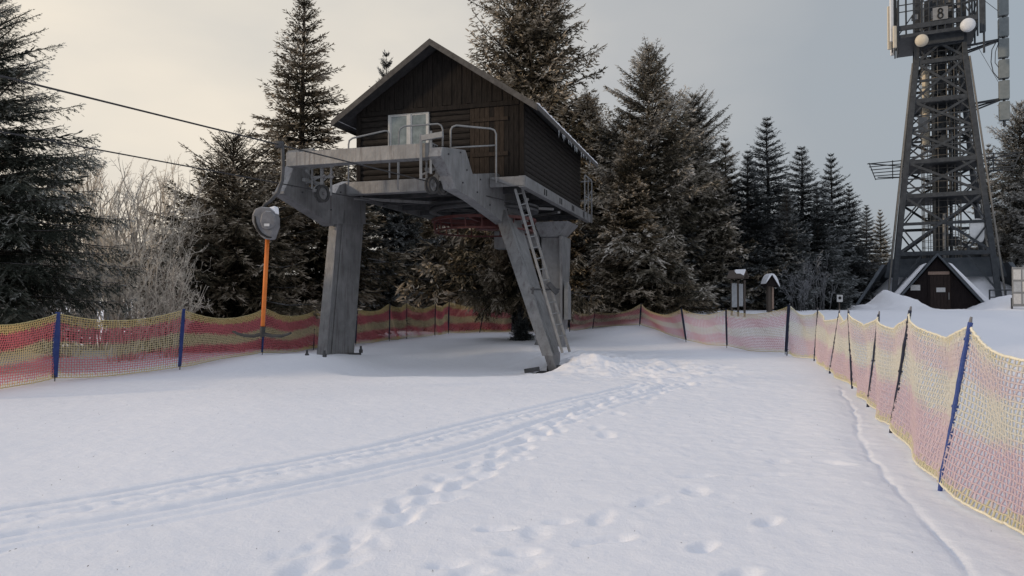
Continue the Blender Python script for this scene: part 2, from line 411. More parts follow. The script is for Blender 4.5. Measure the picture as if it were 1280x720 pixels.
# ------------------------------------------------------------------ segment prisms
def seg_mesh(Aa, Bb, r0, r1, n=3):
    Aa = np.asarray(Aa, float); Bb = np.asarray(Bb, float); D = Bb-Aa; D /= (np.linalg.norm(D, axis=1, keepdims=True)+1e-9)
    t = np.where(np.abs(D[:, 2:3]) < .9, np.array([[0,0,1.]]), np.array([[1.,0,0]]))
    S = np.cross(D, t); S /= (np.linalg.norm(S, axis=1, keepdims=True)+1e-9); U = np.cross(S, D)
    m = len(Aa); r0 = np.broadcast_to(np.asarray(r0, float), (m,)); r1 = np.broadcast_to(np.asarray(r1, float), (m,))
    V = np.zeros((m, 2*n, 3))
    for k in range(n):
        a = 2*math.pi*k/n; o = S*math.cos(a)+U*math.sin(a)
        V[:, k] = Aa+o*r0[:, None]; V[:, n+k] = Bb+o*r1[:, None]
    b = (np.arange(m)*2*n)[:, None, None]
    q = np.array([[k, (k+1) % n, n+(k+1) % n, n+k] for k in range(n)])[None]
    return V.reshape(-1, 3), (b+q).reshape(-1, 4)

# ------------------------------------------------------------------ spruces
def spruce_mesh(key, seed, H, Rr, zb, nb, power=.8, droop=.35, up=.15, hang=.5, sp=.16, leaf=.16, lw=.035, maxl=.75, gap=.25, tips=0, dens=1., fullness=.45, whorl=0, wmix=.75):
    rs = np.random.RandomState(seed)
    i = np.arange(nb); t = (i + rs.rand(nb))/nb
    t = t**1.05
    if whorl:
        wq = np.round(t*whorl + rs.normal(0, .13, nb))
        t = np.clip(wmix*wq/whorl + (1-wmix)*t + rs.normal(0, .004, nb), 0, .998)
    z = zb + (H-zb)*t*.985
    prof = np.maximum(1-t, .0)**power
    bottom = np.clip((t+.12)/.16, .6, 1)
    phi = i*2.39996 + rs.normal(0, .35, nb)
    lob = 1 + gap*np.sin(2*phi+seed+6*t) * .6 + gap*np.sin(3*phi+9*t+seed*2)*.5
    L = (Rr*prof*bottom*lob*np.where(rs.rand(nb) < .16, rs.uniform(1.1, 1.32, nb), rs.uniform(.55, 1.08, nb)) + .14)
    o1, d1, l1, s1, t1 = [], [], [], [], []; wa, wb, w0, w1 = [], [], [], []
    for k in range(nb):
        n = max(3, int(L[k]/sp)); s = (np.arange(n)+rs.rand(n)*.6)/n*.9+.1
        dr = droop*rs.uniform(.6, 1.3)*(1-.75*t[k]); u = up + .75*t[k]**2
        zz = lambda q: L[k]*(u*q - dr*q*q + .45*dr*q**4)
        ca, sa = math.cos(phi[k]), math.sin(phi[k]); bend = rs.normal(0, .12)
        def pt(q):
            rr = L[k]*q*math.sqrt(max(.2, 1-.5*u*u)); a = bend*q*q
            return np.stack([rr*(ca*np.cos(a)-sa*np.sin(a)), rr*(sa*np.cos(a)+ca*np.sin(a)), z[k]+zz(q)], -1)
        pp = pt(s); slope = (zz(s+.02)-zz(s-.02))/(.04*L[k])
        for side in (-1, 1):
            ang = phi[k] + side*(rs.uniform(.65, 1.15, n)) + bend*s
            ln = np.minimum(fullness*L[k]*(1.02-s)**.75+.13, maxl)*rs.uniform(.6, 1.15, n)
            dz = slope*.6 - hang*rs.uniform(.1, 1.0, n)*(1-.6*t[k]) + .3*t[k]
            d = np.stack([np.cos(ang), np.sin(ang), dz], -1); d /= np.linalg.norm(d, axis=1, keepdims=True)
            keep = rs.rand(n) < .93*dens
            o1.append(pp[keep]); d1.append(d[keep]); l1.append(ln[keep]*(1-.35*t[k])); s1.append(s[keep]); t1.append(np.full(keep.sum(), t[k]))
        o1.append(pt(np.array([.88]))); d = np.array([[ca, sa, slope[-1]+.25]]); d1.append(d/np.linalg.norm(d)); l1.append(np.array([.14*L[k]+.12])); s1.append(np.array([1.])); t1.append(np.array([t[k]]))
        q = np.linspace(0, 1, 5); bp = pt(q); r = .010+.012*L[k]*(1-q)
        wa.append(bp[:-1]); wb.append(bp[1:]); w0.append(r[:-1]); w1.append(r[1:])
    # extra leader shoots for broken, many tipped tops
    for k in range(tips):
        a = rs.uniform(0, 6.28); rr = rs.uniform(.2, 1.)*Rr*.5; hh = rs.uniform(.5, 1.3); z0 = H*(1-.95*(rr/Rr)**(1/power)) - rs.uniform(.9, 2.0)
        bx = np.array([rr*math.cos(a), rr*math.sin(a), z0]); top = bx+np.array([rs.normal(0,.1), rs.normal(0,.1), hh])
        n = int(hh/.07); q = np.linspace(0, 1, n); pp = bx + (top-bx)*q[:, None]
        for _ in range(3):
            ang = rs.uniform(0, 6.28, n); d = np.stack([np.cos(ang), np.sin(ang), np.full(n, .35)], -1); d /= np.linalg.norm(d, axis=1, keepdims=True)
            o1.append(pp); d1.append(d); l1.append((.10+.34*(1-q))*rs.uniform(.7, 1.2, n)); s1.append(.5+q*.5); t1.append(np.full(n, .85))
        wa.append(bx[None]*np.array([[.1,.1,.97]])); wb.append(bx[None]); w0.append([.03]); w1.append([.025]); wa.append(bx[None]); wb.append(top[None]); w0.append([.025]); w1.append([.008])
    o1 = np.concatenate(o1); d1 = np.concatenate(d1); l1 = np.concatenate(l1); s1 = np.concatenate(s1); t1 = np.concatenate(t1)
    m = np.maximum(2, (l1/(leaf*.33)).astype(int)) ; rep = np.repeat(np.arange(len(o1)), m*2)
    nn = len(rep); q = rs.rand(nn)**.9
    start = o1[rep]+d1[rep]*(l1[rep]*q)[:, None]
    start[:, 2] -= .22*l1[rep]*q*q*hang
    D = d1[rep]; Uv = np.array([[0,0,1.]]); S = np.cross(D, Uv); S /= (np.linalg.norm(S, axis=1, keepdims=True)+1e-6)
    sg = np.where(rs.rand(nn) < .5, -1., 1.)[:, None]
    dl = D*rs.uniform(.7, 1.2, (nn,1)) + S*sg*rs.uniform(.1, .75, (nn,1)) + np.array([[0,0,1.]])*(rs.normal(-.22*hang, .32, nn))[:, None]
    dl /= np.linalg.norm(dl, axis=1, keepdims=True)
    rv = rs.normal(0, 1, (nn, 3))*np.array([[.7,.7,1.2]]); nrm = np.cross(dl, rv); nrm /= (np.linalg.norm(nrm, axis=1, keepdims=True)+1e-6)
    sc = (1-.5*t1[rep]); le = (leaf*sc*rs.uniform(.6, 1.25, nn))[:, None]; w = (lw*sc*rs.uniform(.6, 1.2, nn))[:, None]
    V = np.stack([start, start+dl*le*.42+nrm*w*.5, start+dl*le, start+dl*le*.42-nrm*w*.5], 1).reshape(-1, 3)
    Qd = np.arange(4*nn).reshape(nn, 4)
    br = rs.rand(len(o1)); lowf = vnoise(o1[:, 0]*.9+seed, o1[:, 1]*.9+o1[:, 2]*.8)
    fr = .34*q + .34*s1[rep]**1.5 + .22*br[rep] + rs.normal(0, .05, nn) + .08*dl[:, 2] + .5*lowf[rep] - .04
    wa = np.concatenate(wa); wb = np.concatenate(wb); w0 = np.concatenate(w0); w1 = np.concatenate(w1)
    zt = np.linspace(-.3, H*.985, 10); lean = np.stack([.05*np.sin(zt*.5+seed), .05*np.cos(zt*.43+seed), zt], 1)
    rt = (.045+.011*H)*(1-zt.clip(0)/H)**.9+.008
    tv, tq = seg_mesh(lean[:-1], lean[1:], rt[:-1], rt[1:], 9)
    bv, bq = seg_mesh(wa, wb, w0, w1, 3)
    crown = mesh_np('crown', V, Qd, {'frost': fr})
    trunk = mesh_np('trunk', np.concatenate([tv, bv]), np.concatenate([tq, bq+len(tv)]), None, M['bark'])
    col.objects.unlink(crown); col.objects.unlink(trunk)
    print(key, 'leaves', nn)
    return crown.data, trunk.data
SP = {}
SP['slim'] = spruce_mesh('slim', 1, 13.0, 2.9, .5, 430, .85, .50, .14, .6, .14, .25, .066, .8, .3, fullness=.55, whorl=27)
SP['slim_b'] = spruce_mesh('slim_b', 12, 13.0, 3.1, .4, 430, .90, .45, .20, .55, .14, .25, .066, .8, .4, fullness=.55, whorl=24)
SP['broad'] = spruce_mesh('broad', 3, 13.0, 3.6, .7, 640, .50, .5, .25, .9, .17, .26, .064, .9, .40, tips=16, fullness=.6, whorl=21, wmix=.6)
SP['broad_b'] = spruce_mesh('broad_b', 8, 13.0, 3.1, .4, 620, .52, .45, .3, .8, .16, .25, .060, .85, .45, tips=18, fullness=.6, whorl=20, wmix=.6)
SP['low'] = spruce_mesh('low', 5, 7.5, 3.5, .25, 380, .62, .55, .28, .8, .15, .23, .056, .9, .4, tips=9, fullness=.5)
SP['boughs'] = spruce_mesh('boughs', 15, 7.5, 3.4, 1.75, 250, .55, .62, .28, .95, .15, .23, .056, .9, .4, tips=5, fullness=.5)
SP['near'] = spruce_mesh('near', 9, 15.0, 3.8, 2.2, 360, .62, .50, .20, .95, .12, .17, .036, .95, .35, fullness=.5, whorl=24)

tree_no = 0
def spruce(kind, px, top, Y, fol, label, group=None, rz=None, wide=1., base=None, tall=None, X=None):
    global tree_no
    tree_no += 1
    x = (px-640)/F*Y if X is None else X
    zb_ = gz(x, Y)-.05 if base is None else base
    H = (CAMH+(HOR-top)/F*Y - zb_) if tall is None else tall
    H0 = {'slim':13., 'slim_b':13., 'broad':13., 'broad_b':13., 'low':7.5, 'boughs':7.5, 'near':15.}[kind]
    s = H/H0
    t = empty('spruce_tree', (x, Y, zb_), label, 'tree', group)
    rz = rz if rz is not None else tree_no*1.7
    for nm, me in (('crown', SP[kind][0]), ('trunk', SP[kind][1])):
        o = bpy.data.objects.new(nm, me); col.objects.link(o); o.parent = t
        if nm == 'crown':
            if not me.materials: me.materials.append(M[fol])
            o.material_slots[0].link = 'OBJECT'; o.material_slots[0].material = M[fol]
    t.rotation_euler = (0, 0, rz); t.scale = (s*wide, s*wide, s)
    return t
gb = 'spruces standing beyond the netting'
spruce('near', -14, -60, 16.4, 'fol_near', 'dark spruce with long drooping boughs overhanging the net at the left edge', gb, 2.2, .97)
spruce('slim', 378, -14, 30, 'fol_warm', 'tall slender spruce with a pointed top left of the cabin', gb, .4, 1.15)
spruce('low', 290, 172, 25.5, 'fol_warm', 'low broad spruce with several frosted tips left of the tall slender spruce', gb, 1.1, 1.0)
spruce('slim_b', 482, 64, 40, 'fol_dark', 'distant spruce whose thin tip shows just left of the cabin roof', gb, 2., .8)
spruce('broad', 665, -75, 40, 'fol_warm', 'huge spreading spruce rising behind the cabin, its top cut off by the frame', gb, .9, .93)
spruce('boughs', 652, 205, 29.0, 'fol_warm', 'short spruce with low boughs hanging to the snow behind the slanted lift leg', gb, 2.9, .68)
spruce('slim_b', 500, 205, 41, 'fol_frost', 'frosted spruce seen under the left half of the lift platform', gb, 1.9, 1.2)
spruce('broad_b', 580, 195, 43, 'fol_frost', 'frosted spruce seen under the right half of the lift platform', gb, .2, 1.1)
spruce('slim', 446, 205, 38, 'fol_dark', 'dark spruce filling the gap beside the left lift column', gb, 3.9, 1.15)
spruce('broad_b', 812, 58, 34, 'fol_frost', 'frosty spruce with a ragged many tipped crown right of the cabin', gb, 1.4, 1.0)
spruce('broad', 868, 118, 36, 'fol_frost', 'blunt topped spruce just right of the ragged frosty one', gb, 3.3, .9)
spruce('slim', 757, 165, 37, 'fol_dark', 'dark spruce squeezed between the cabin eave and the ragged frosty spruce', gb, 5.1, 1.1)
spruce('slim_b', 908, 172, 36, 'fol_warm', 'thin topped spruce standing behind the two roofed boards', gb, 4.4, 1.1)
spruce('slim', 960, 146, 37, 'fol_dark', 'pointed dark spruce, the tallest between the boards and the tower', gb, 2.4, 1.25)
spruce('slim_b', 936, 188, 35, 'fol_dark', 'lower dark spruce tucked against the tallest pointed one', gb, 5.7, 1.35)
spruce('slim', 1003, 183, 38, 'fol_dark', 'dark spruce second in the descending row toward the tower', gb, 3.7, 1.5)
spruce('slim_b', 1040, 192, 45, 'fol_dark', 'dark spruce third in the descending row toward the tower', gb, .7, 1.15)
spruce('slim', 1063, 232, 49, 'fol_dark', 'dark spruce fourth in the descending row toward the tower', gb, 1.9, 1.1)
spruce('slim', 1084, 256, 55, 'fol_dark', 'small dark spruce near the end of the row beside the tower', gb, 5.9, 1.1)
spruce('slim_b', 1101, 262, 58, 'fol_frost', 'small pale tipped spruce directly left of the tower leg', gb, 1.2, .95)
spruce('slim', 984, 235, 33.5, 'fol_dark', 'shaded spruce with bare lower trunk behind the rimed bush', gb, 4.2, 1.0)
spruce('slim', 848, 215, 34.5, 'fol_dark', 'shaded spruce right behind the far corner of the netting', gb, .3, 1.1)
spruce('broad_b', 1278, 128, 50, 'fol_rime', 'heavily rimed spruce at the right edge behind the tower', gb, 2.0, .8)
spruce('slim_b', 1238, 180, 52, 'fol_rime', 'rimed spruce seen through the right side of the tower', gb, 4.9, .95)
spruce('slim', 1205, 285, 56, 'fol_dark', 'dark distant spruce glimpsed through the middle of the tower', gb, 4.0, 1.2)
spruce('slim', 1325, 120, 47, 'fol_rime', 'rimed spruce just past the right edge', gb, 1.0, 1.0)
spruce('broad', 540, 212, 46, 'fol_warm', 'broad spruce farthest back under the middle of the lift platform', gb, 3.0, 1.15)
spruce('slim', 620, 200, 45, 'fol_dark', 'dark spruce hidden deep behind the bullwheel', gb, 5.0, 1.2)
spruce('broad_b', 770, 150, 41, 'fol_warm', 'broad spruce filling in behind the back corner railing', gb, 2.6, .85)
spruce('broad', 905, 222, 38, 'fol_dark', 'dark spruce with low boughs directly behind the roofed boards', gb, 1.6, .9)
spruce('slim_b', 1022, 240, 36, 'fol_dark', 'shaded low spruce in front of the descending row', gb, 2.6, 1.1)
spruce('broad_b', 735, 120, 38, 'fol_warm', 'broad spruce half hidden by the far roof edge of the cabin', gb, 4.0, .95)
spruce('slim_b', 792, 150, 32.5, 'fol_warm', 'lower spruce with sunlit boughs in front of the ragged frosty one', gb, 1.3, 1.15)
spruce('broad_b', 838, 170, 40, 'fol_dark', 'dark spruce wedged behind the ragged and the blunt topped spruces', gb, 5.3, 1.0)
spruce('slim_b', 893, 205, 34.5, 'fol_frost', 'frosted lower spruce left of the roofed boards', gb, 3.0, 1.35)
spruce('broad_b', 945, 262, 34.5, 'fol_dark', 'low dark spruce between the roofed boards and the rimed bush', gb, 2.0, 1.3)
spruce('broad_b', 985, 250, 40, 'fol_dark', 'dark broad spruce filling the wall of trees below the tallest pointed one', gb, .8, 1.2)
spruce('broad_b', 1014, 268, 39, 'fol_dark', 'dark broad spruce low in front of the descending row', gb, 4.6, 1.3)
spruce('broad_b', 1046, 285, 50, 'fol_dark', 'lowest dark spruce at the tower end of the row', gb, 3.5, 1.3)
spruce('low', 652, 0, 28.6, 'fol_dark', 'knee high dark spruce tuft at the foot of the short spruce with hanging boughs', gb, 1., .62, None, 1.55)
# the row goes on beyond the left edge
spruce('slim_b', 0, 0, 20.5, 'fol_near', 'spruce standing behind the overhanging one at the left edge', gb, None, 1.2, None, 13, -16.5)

# ------------------------------------------------------------------ rimed bushes
def shrub_mesh(key, seed, H, spread, stems=16, r0=.035, lv=(5, 5, 4)):
    rs = np.random.RandomState(seed)
    n = stems; a = rs.uniform(0, 6.28, n); o = np.stack([np.cos(a)*.25*spread*rs.rand(n), np.sin(a)*.25*spread*rs.rand(n), np.full(n, -.1)], 1)
    d = np.stack([np.cos(a)*rs.uniform(.05,.5,n)*spread*.5, np.sin(a)*rs.uniform(.05,.5,n)*spread*.5, np.ones(n)], 1); d /= np.linalg.norm(d, axis=1, keepdims=True)
    L = H*rs.uniform(.55, 1., n); r = np.full(n, r0)
    As, Bs, R0, R1, Fr = [], [], [], [], []
    for li in range(len(lv)+1):
        segs = 3 if li < 2 else 2; p = o.copy(); dd = d.copy(); pts = [p]; 
        for k in range(segs):
            dd = dd + rs.normal(0, .13, dd.shape) + np.array([[0,0,.10]]); dd /= np.linalg.norm(dd, axis=1, keepdims=True)
            q = p + dd*(L/segs)[:, None]; As.append(p); Bs.append(q); ra = r*(1-k/segs*.65); rb = r*(1-(k+1)/segs*.65); R0.append(ra); R1.append(rb)
            Fr.append(np.clip(.25+.22*li+rs.normal(0, .18, len(p)), 0, 1)); pts.append(q); p = q
        if li == len(lv): break
        c = lv[li]; m = len(o); t = rs.uniform(.25, 1., (m, c)); k = np.minimum((t*segs).astype(int), segs-1); f = t*segs-k
        Pp = np.stack(pts, 0); ii = np.arange(m)[:, None]
        no = Pp[k, ii]*(1-f)[..., None] + Pp[k+1, ii]*f[..., None]
        nd = dd[:, None, :]*.8 + rs.normal(0, .62, (m, c, 3)); nd[..., 2] += .25
        nL = L[:, None]*(1.05-t*.55)*rs.uniform(.3, .6, (m, c)); nr = np.broadcast_to((r*.5)[:, None], (m, c))
        o = no.reshape(-1, 3); d = nd.reshape(-1, 3); d /= np.linalg.norm(d, axis=1, keepdims=True); L = nL.ravel(); r = np.maximum(nr.ravel(), .0075)
    v, q = seg_mesh(np.concatenate(As), np.concatenate(Bs), np.concatenate(R0), np.concatenate(R1), 3)
    fr = np.repeat(np.concatenate(Fr), 3)
    ob = mesh_np('branches', v, q, {'frost': fr}, None); col.objects.unlink(ob); print(key, len(q)); return ob.data
SH = {'a': shrub_mesh('a', 1, 5.4, 1.5, 20), 'b': shrub_mesh('b', 2, 4.8, 1.9, 22), 'c': shrub_mesh('c', 4, 2.2, 1.6, 16, .016, (4, 4, 3))}
def shrub(kind, x, y, s, mat, label, group=None, name='rimed_bush'):
    me = SH[kind]
    o = bpy.data.objects.new(name, me); col.objects.link(o)
    if not me.materials: me.materials.append(M[mat])
    o.material_slots[0].link = 'OBJECT'; o.material_slots[0].material = M[mat]
    o.location = (x, y, gz(x, y)-.05); o.scale = (s, s, s*(1.12 if kind != 'c' else 1)); o.rotation_euler = (0, 0, x*3.1+y)
    return tag(o, label, 'bush', group)
gs = 'bare rimed bushes behind the left netting'
for k, (px, Y, s, kd, lb) in enumerate((
    (78, 20.5, .80, 'b', 'bare beige rimed bush nearest the overhanging spruce'),
    (122, 23.5, 1.05, 'a', 'bare rimed bush with a thin tall twig above its neighbours'),
    (155, 19.5, .84, 'b', 'bare rimed bush in front, between the second pair of net posts'),
    (186, 23.0, .98, 'a', 'bare rimed bush touching the low broad spruce'),
    (215, 20.6, .62, 'b', 'small bare rimed bush under the boughs of the low broad spruce'),
    (40, 24, 1.05, 'a', 'bare rimed bush mostly hidden behind the overhanging spruce'),
    (150, 28, 1.15, 'b', 'pale bare bush farthest back in the left thicket'),
    (100, 31, 1.15, 'a', 'hazy bare bush at the back beside the overhanging spruce'),
    (205, 31, 1.1, 'a', 'hazy bare bush at the back beside the low broad spruce'))):
    shrub(kd, (px-640)/F*Y, Y, s, 'rime_twig', lb, gs)
shrub('c', (998-640)/F*31.5, 31.5, .95, 'rime_twig_cold', 'small blue grey rimed bush right of the roofed boards')
shrub('c', (1024-640)/F*33.5, 33.5, 1.3, 'rime_twig_cold', 'dark thin bush standing under the row of spruces')

# ------------------------------------------------------------------ net fences
def net_fence(name, posts, label, nmat, postmat, kind, strand, cell=.05, cordmat='cord_y', nbeyond=None, hband=0, tilt=None):
    # posts: (x, y, z0, xt, yt, z1)  foot and top
    base = posts[0]
    t = empty(name, (base[0], base[1], base[2]), label, 'fence', None)
    A, B, H = [], [], []
    cordA, cordB = [], []
    rs = np.random.RandomState(len(posts)*7)
    for (a, b) in zip(posts[:-1], posts[1:]):
        L = math.hypot(b[0]-a[0], b[1]-a[1]); nc = max(4, int(L/cell)); nr = 25
        s = np.linspace(0, 1, nc+1)[:, None]; h = np.linspace(0, 1, nr+1)[None, :]
        bot0 = np.array([a[0], a[1], a[2]+.07]); bot1 = np.array([b[0], b[1], b[2]+.07])
        top0 = np.array(a[3:6])-np.array([0,0,.03]); top1 = np.array(b[3:6])-np.array([0,0,.03])
        f0 = bot0+(top0-bot0)*h[..., None]; f1 = bot1+(top1-bot1)*h[..., None]
        Pp = f0*(1-s[..., None]) + f1*s[..., None]
        par = 4*s*(1-s)
        sag = (.11+.045*L)*rs.uniform(.8, 1.1)
        Pp[..., 2] -= sag*par*h**1.5 
        # follow the snow at the foot
        gl = ground_h(Pp[:, 0, 0], Pp[:, 0, 1])+.03
        dz = np.clip(gl-Pp[:, 0, 2], -.12, .3)*par[:, 0]
        Pp[..., 2] += dz[:, None]*(1-h)
        nx_, ny_ = -(b[1]-a[1])/L, (b[0]-a[0])/L
        bul = (.05*np.sin(s*9+h*5+a[0]) + .10*vnoise(s*3+a[0]*3, h*2+a[1]))*par**.5 + .05*par*np.sin(h*3.1)
        zig = .16*cell*np.where((np.arange(nc+1)[:, None]+np.arange(nr+1)[None, :]) % 2 == 0, 1, -1)
        dx, dy = (b[0]-a[0])/L, (b[1]-a[1])/L
        Pp[..., 0] += nx_*bul + dx*zig; Pp[..., 1] += ny_*bul + dy*zig
        jit = rs.normal(0, .0022, Pp.shape); Pp = Pp+jit
        wav = .035*np.sin(s*6.3+a[0]*2)+.04*vnoise(s*4+a[1], h*0+a[0])
        band = np.clip(h + wav*np.sin(np.pi*h), 0, 1) + 0*s
        def put(p, q, hb): A.append(p.reshape(-1, 3)); B.append(q.reshape(-1, 3)); H.append(np.clip(hb.ravel()+rs.normal(0, .018, hb.size), 0, 1))
        put(Pp[:-1, 1:-1], Pp[1:, 1:-1], band[:-1, 1:-1]); put(Pp[:, :-1], Pp[:, 1:], (band[:, :-1]+band[:, 1:])/2)
        cordA.append((Pp[:-1, 0], Pp[:-1, -1])); cordB.append((Pp[1:, 0], Pp[1:, -1]))
    A = np.concatenate(A); B = np.concatenate(B); H = np.concatenate(H)
    v, q = seg_mesh(A, B, strand, strand, 3)
    net = mesh_np('net', v, q, {'band': np.repeat(H, 3)}, nmat, t)
    for e_ in (0, 1):
        v, q = seg_mesh(np.concatenate([c_[e_] for c_ in cordA]), np.concatenate([c_[e_] for c_ in cordB]), strand*1.2, strand*1.2, 4)
        mesh_np('edge_cord', v, q, None, M[cordmat], net)
    for i, p in enumerate(posts):
        a = np.array(p[:3]); b = np.array(p[3:6]); d = (b-a)/np.linalg.norm(b-a)
        j = min(i, len(posts)-2); ang = math.atan2(posts[j+1][1]-posts[j][1], posts[j+1][0]-posts[j][0])
        m = postmat(i) if callable(postmat) else postmat
        if kind(i) == 'slat':
            lo = a + d*.08; w = .15 if i < 3 else .105
            ux = np.array([math.cos(ang), math.sin(ang), 0]); uy = np.array([-math.sin(ang), math.cos(ang), 0])*.018
            off = uy*1.6*(-1 if uy[1] > 0 else 1)
            prof = [(-.5, 0), (.5, 0), (.5, .62), (.36, 1), (-.36, 1), (-.5, .62)]
            mb = MB(); mb.prism([tuple(lo+off+(b-lo)*hh+ux*w*xx*(.86 if hh else .7)) for xx, hh in prof], uy)
            po = mb.build('post', m, t, .004)
            s2 = MB(); s2.tube([a-d*.25+off, lo+off+d*.05], .011, 6); s2.build('spike', M['steel_dark'], po)
        else:
            mb = MB(); n = 14; off = np.array([-.012, -.035, 0])
            mb.tube([tuple(a-d*.2+off)] + [tuple(a+(b-a)*k/n+off+np.array([random.gauss(0,.002), random.gauss(0,.002), 0])) for k in range(n+1)], [.02*random.uniform(.85, 1.2) if kind(i) == 'rod' else .016*random.uniform(.9, 1.1) for k in range(n+2)], 8)
            po = mb.build('post', m, t)
            c = MB(); c.tube([tuple(b+off-d*.01), tuple(b+off+d*.05)], [.016, .010], 8); c.build('cap', M['grey_plastic'], po)
            for q_ in (.12, .5, .9):
                e = a+(b-a)*q_+off; k2 = MB(); k2.tube([tuple(e-d*.012), tuple(e+d*.012)], .028, 8); k2.build('net_tie', m, po)
    return t
def post(px, pyb, pxt, pyt, Y=None, dz=0):
    x, y = G(px, pyb)
    if Y is not None: y = Y; x = (px-640)/F*Y
    z0 = gz(x, y)
    return (x, y, z0, (pxt-640)/F*y, y, CAMH+(HOR-pyt)/F*y)
L_ = [post(-75, 492, -70, 394), post(69, 477, 72, 390, 15.0), post(224, 463, 229, 386, 16.8), post(327, 448, 331, 384, 20.4),
      post(393, 441, 395, 386, 23.2), post(444, 436, 446, 384, 25.8), post(486, 430, 487, 379, 28.3), post(509, 426, 509, 378, 30.0), post(543, 421, 544, 379, 32.2), post(560, 417, 561, 376, 34.0), post(600, 414, 607, 379, 35.8), post(640, 414, 640, 382, 36.5)]
net_fence('net_fence', L_, 'long yellow and magenta net fence on flat blue slats left of and behind the lift', M['net_l'],
          lambda i: M['blue'] if i in (1, 2) else (M['blue'] if i < 4 else M['blue_dark']), lambda i: 'slat' if i in (0,1,2,3,5,6,8,9) else 'thin', .0080)
B_ = [post(712, 412, 714, 386, 33.0), post(741, 414, 744, 388, 31.5), post(800, 424, 802, 379, 29.0), post(858, 438, 852, 385, 25.0), post(909, 438, 908, 386, 23.6), post(982, 444, 986, 381, 21.0)]
net_fence('net_fence', B_, 'short faded pink net fence on dark slats right of the lift, below the spruces', M['net_b'], M['blue_dark'], lambda i: 'slat' if i in (2,3,4,5) else 'thin', .0078)
R_ = [post(983, 445, 987, 381, 20.6), post(1017, 452, 1022, 387), post(1036, 467, 1049, 389), post(1064, 485, 1060, 389), post(1083, 507, 1098, 393), post(1111, 538, 1137, 388), post(1171, 607, 1211, 403), (3.30, 3.9, 0, 3.42, 3.9, 1.44), (2.95, 1.9, 0, 3.05, 1.9, 1.42)]
net_fence('net_fence', R_, 'pale frost covered net fence on leaning blue rods running toward the viewer at right', M['net_r'], lambda i: M['blue_frost'] if i > 5 else M['blue_dark'], lambda i: 'rod', .0105, cordmat='cord_pale')

# ------------------------------------------------------------------ lift station
st = empty('lift_station', W(2.2, 1.5, 0), 'grey galvanised steel lift station frame on three legs carrying the dark cabin', 'ski lift')
Z0, Z1 = 4.50, 4.84
def uplate(u, pix, th):   # vertical plate in plane u (visible face) with thickness th toward -u
    poly = [W(u, *VZ(px, py, u)) for px, py in pix]
    return poly, tuple(-th*np.array((UX, UY, 0)))
pl, d = uplate(.2, [(371,197),(361,224),(354,239),(417,280),(457,280),(457,250),(437,226),(424,231),(419,241),(386,233),(387,212),(400,209),(400,196)], .26)
MB().prism(pl, d).build('cantilever_arm', M['steel'], st, .012)
# flanges along the arm's lower edge
fl = MB(); fl.prism([pl[2], pl[3], tuple(np.array(pl[3])+(0,0,-.05)), tuple(np.array(pl[2])+(0,0,-.05))], tuple(np.array(d)*1.25)); fl.build('flange', M['steel'], st)
# left column
vt0, _ = VZ(424, 275, .2); vt1, _ = VZ(457, 275, .2); vb0, _ = VZ(407, 448, .2); vb1, _ = VZ(443, 448, .2)
c = MB(); c.hexa([W(-.04,vb0,-.3), W(.17,vb0,-.3), W(.17,vb1,-.3), W(-.04,vb1,-.3), W(.0,vt0,4.35), W(.17,vt0,4.35), W(.17,vt1,4.35), W(.0,vt1,4.35)])
cl = c.build('leg', M['steel'], st, .015)
f2 = MB(); f2.hexa([W(-.08,vb0-.05,-.3), W(.22,vb0-.05,-.3), W(.22,vb0-.01,-.3), W(-.08,vb0-.01,-.3), W(-.04,vt0-.05,4.1), W(.20,vt0-.05,4.1), W(.20,vt0-.01,4.1), W(-.04,vt0-.01,4.1)])
f2.hexa([W(.18,vb0+.25,-.3), W(.20,vb0+.25,-.3), W(.20,vb0+.32,-.3), W(.18,vb0+.32,-.3), W(.18,vt0+.25,4.1), W(.20,vt0+.25,4.1), W(.20,vt0+.32,4.1), W(.18,vt0+.32,4.1)])
f2.build('flange', M['steel'], cl, .006)
bp = MB(); gzA = gz(*W(0,.4,0)[:2])
bp.ubox(-.22, .36, vb0-.12, vb1+.12, gzA-.2, gzA+.01); bp.build('base_plate', M['steel_dark'], cl, .01)
for uu, vv in ((-.22, vb0-.2), (.30, vb0-.2), (.30, vb1+.2), (-.22, vb1+.2)):
    q = MB(); w = W(uu, vv, gzA); q.lathe(w, [(.05,.0),(.055,.05),(.055,.09),(.03,.12),(.03,.2)], 8); q.build('anchor_bolt', M['steel_dark'], cl)
# right arm
pr, d = uplate(4.3, [(553,183),(582,187),(591,217),(622,216),(645,234),(662,280),(632,280),(592,249),(569,236),(564,219),(551,194)], .30)
MB().prism(pr, d).build('cantilever_arm', M['steel'], st, .012)
kn = MB(); kn.bar(W(4.34, 1.55, 4.0), W(4.34, 1.0, 4.55), .03, .5); 
def boltrow(parent, u, pts, r=.022):
    for px, py in pts:
        v, z = VZ(px, py, u); w = W(u, v, z); q = MB(); q.lathe(w, [(r,-.005),(r,.025),(r*.6,.03)], 6, 'h', -TH); q.build('bolt', M['steel_dark'], parent)
boltrow(st, .2, [(364,232),(377,240),(398,252),(413,262),(425,240),(436,236),(448,246),(390,204),(376,203)])
boltrow(st, 4.3, [(560,192),(575,190),(583,212),(600,224),(618,222),(635,236),(648,262),(634,262),(612,256),(596,240),(578,228)])
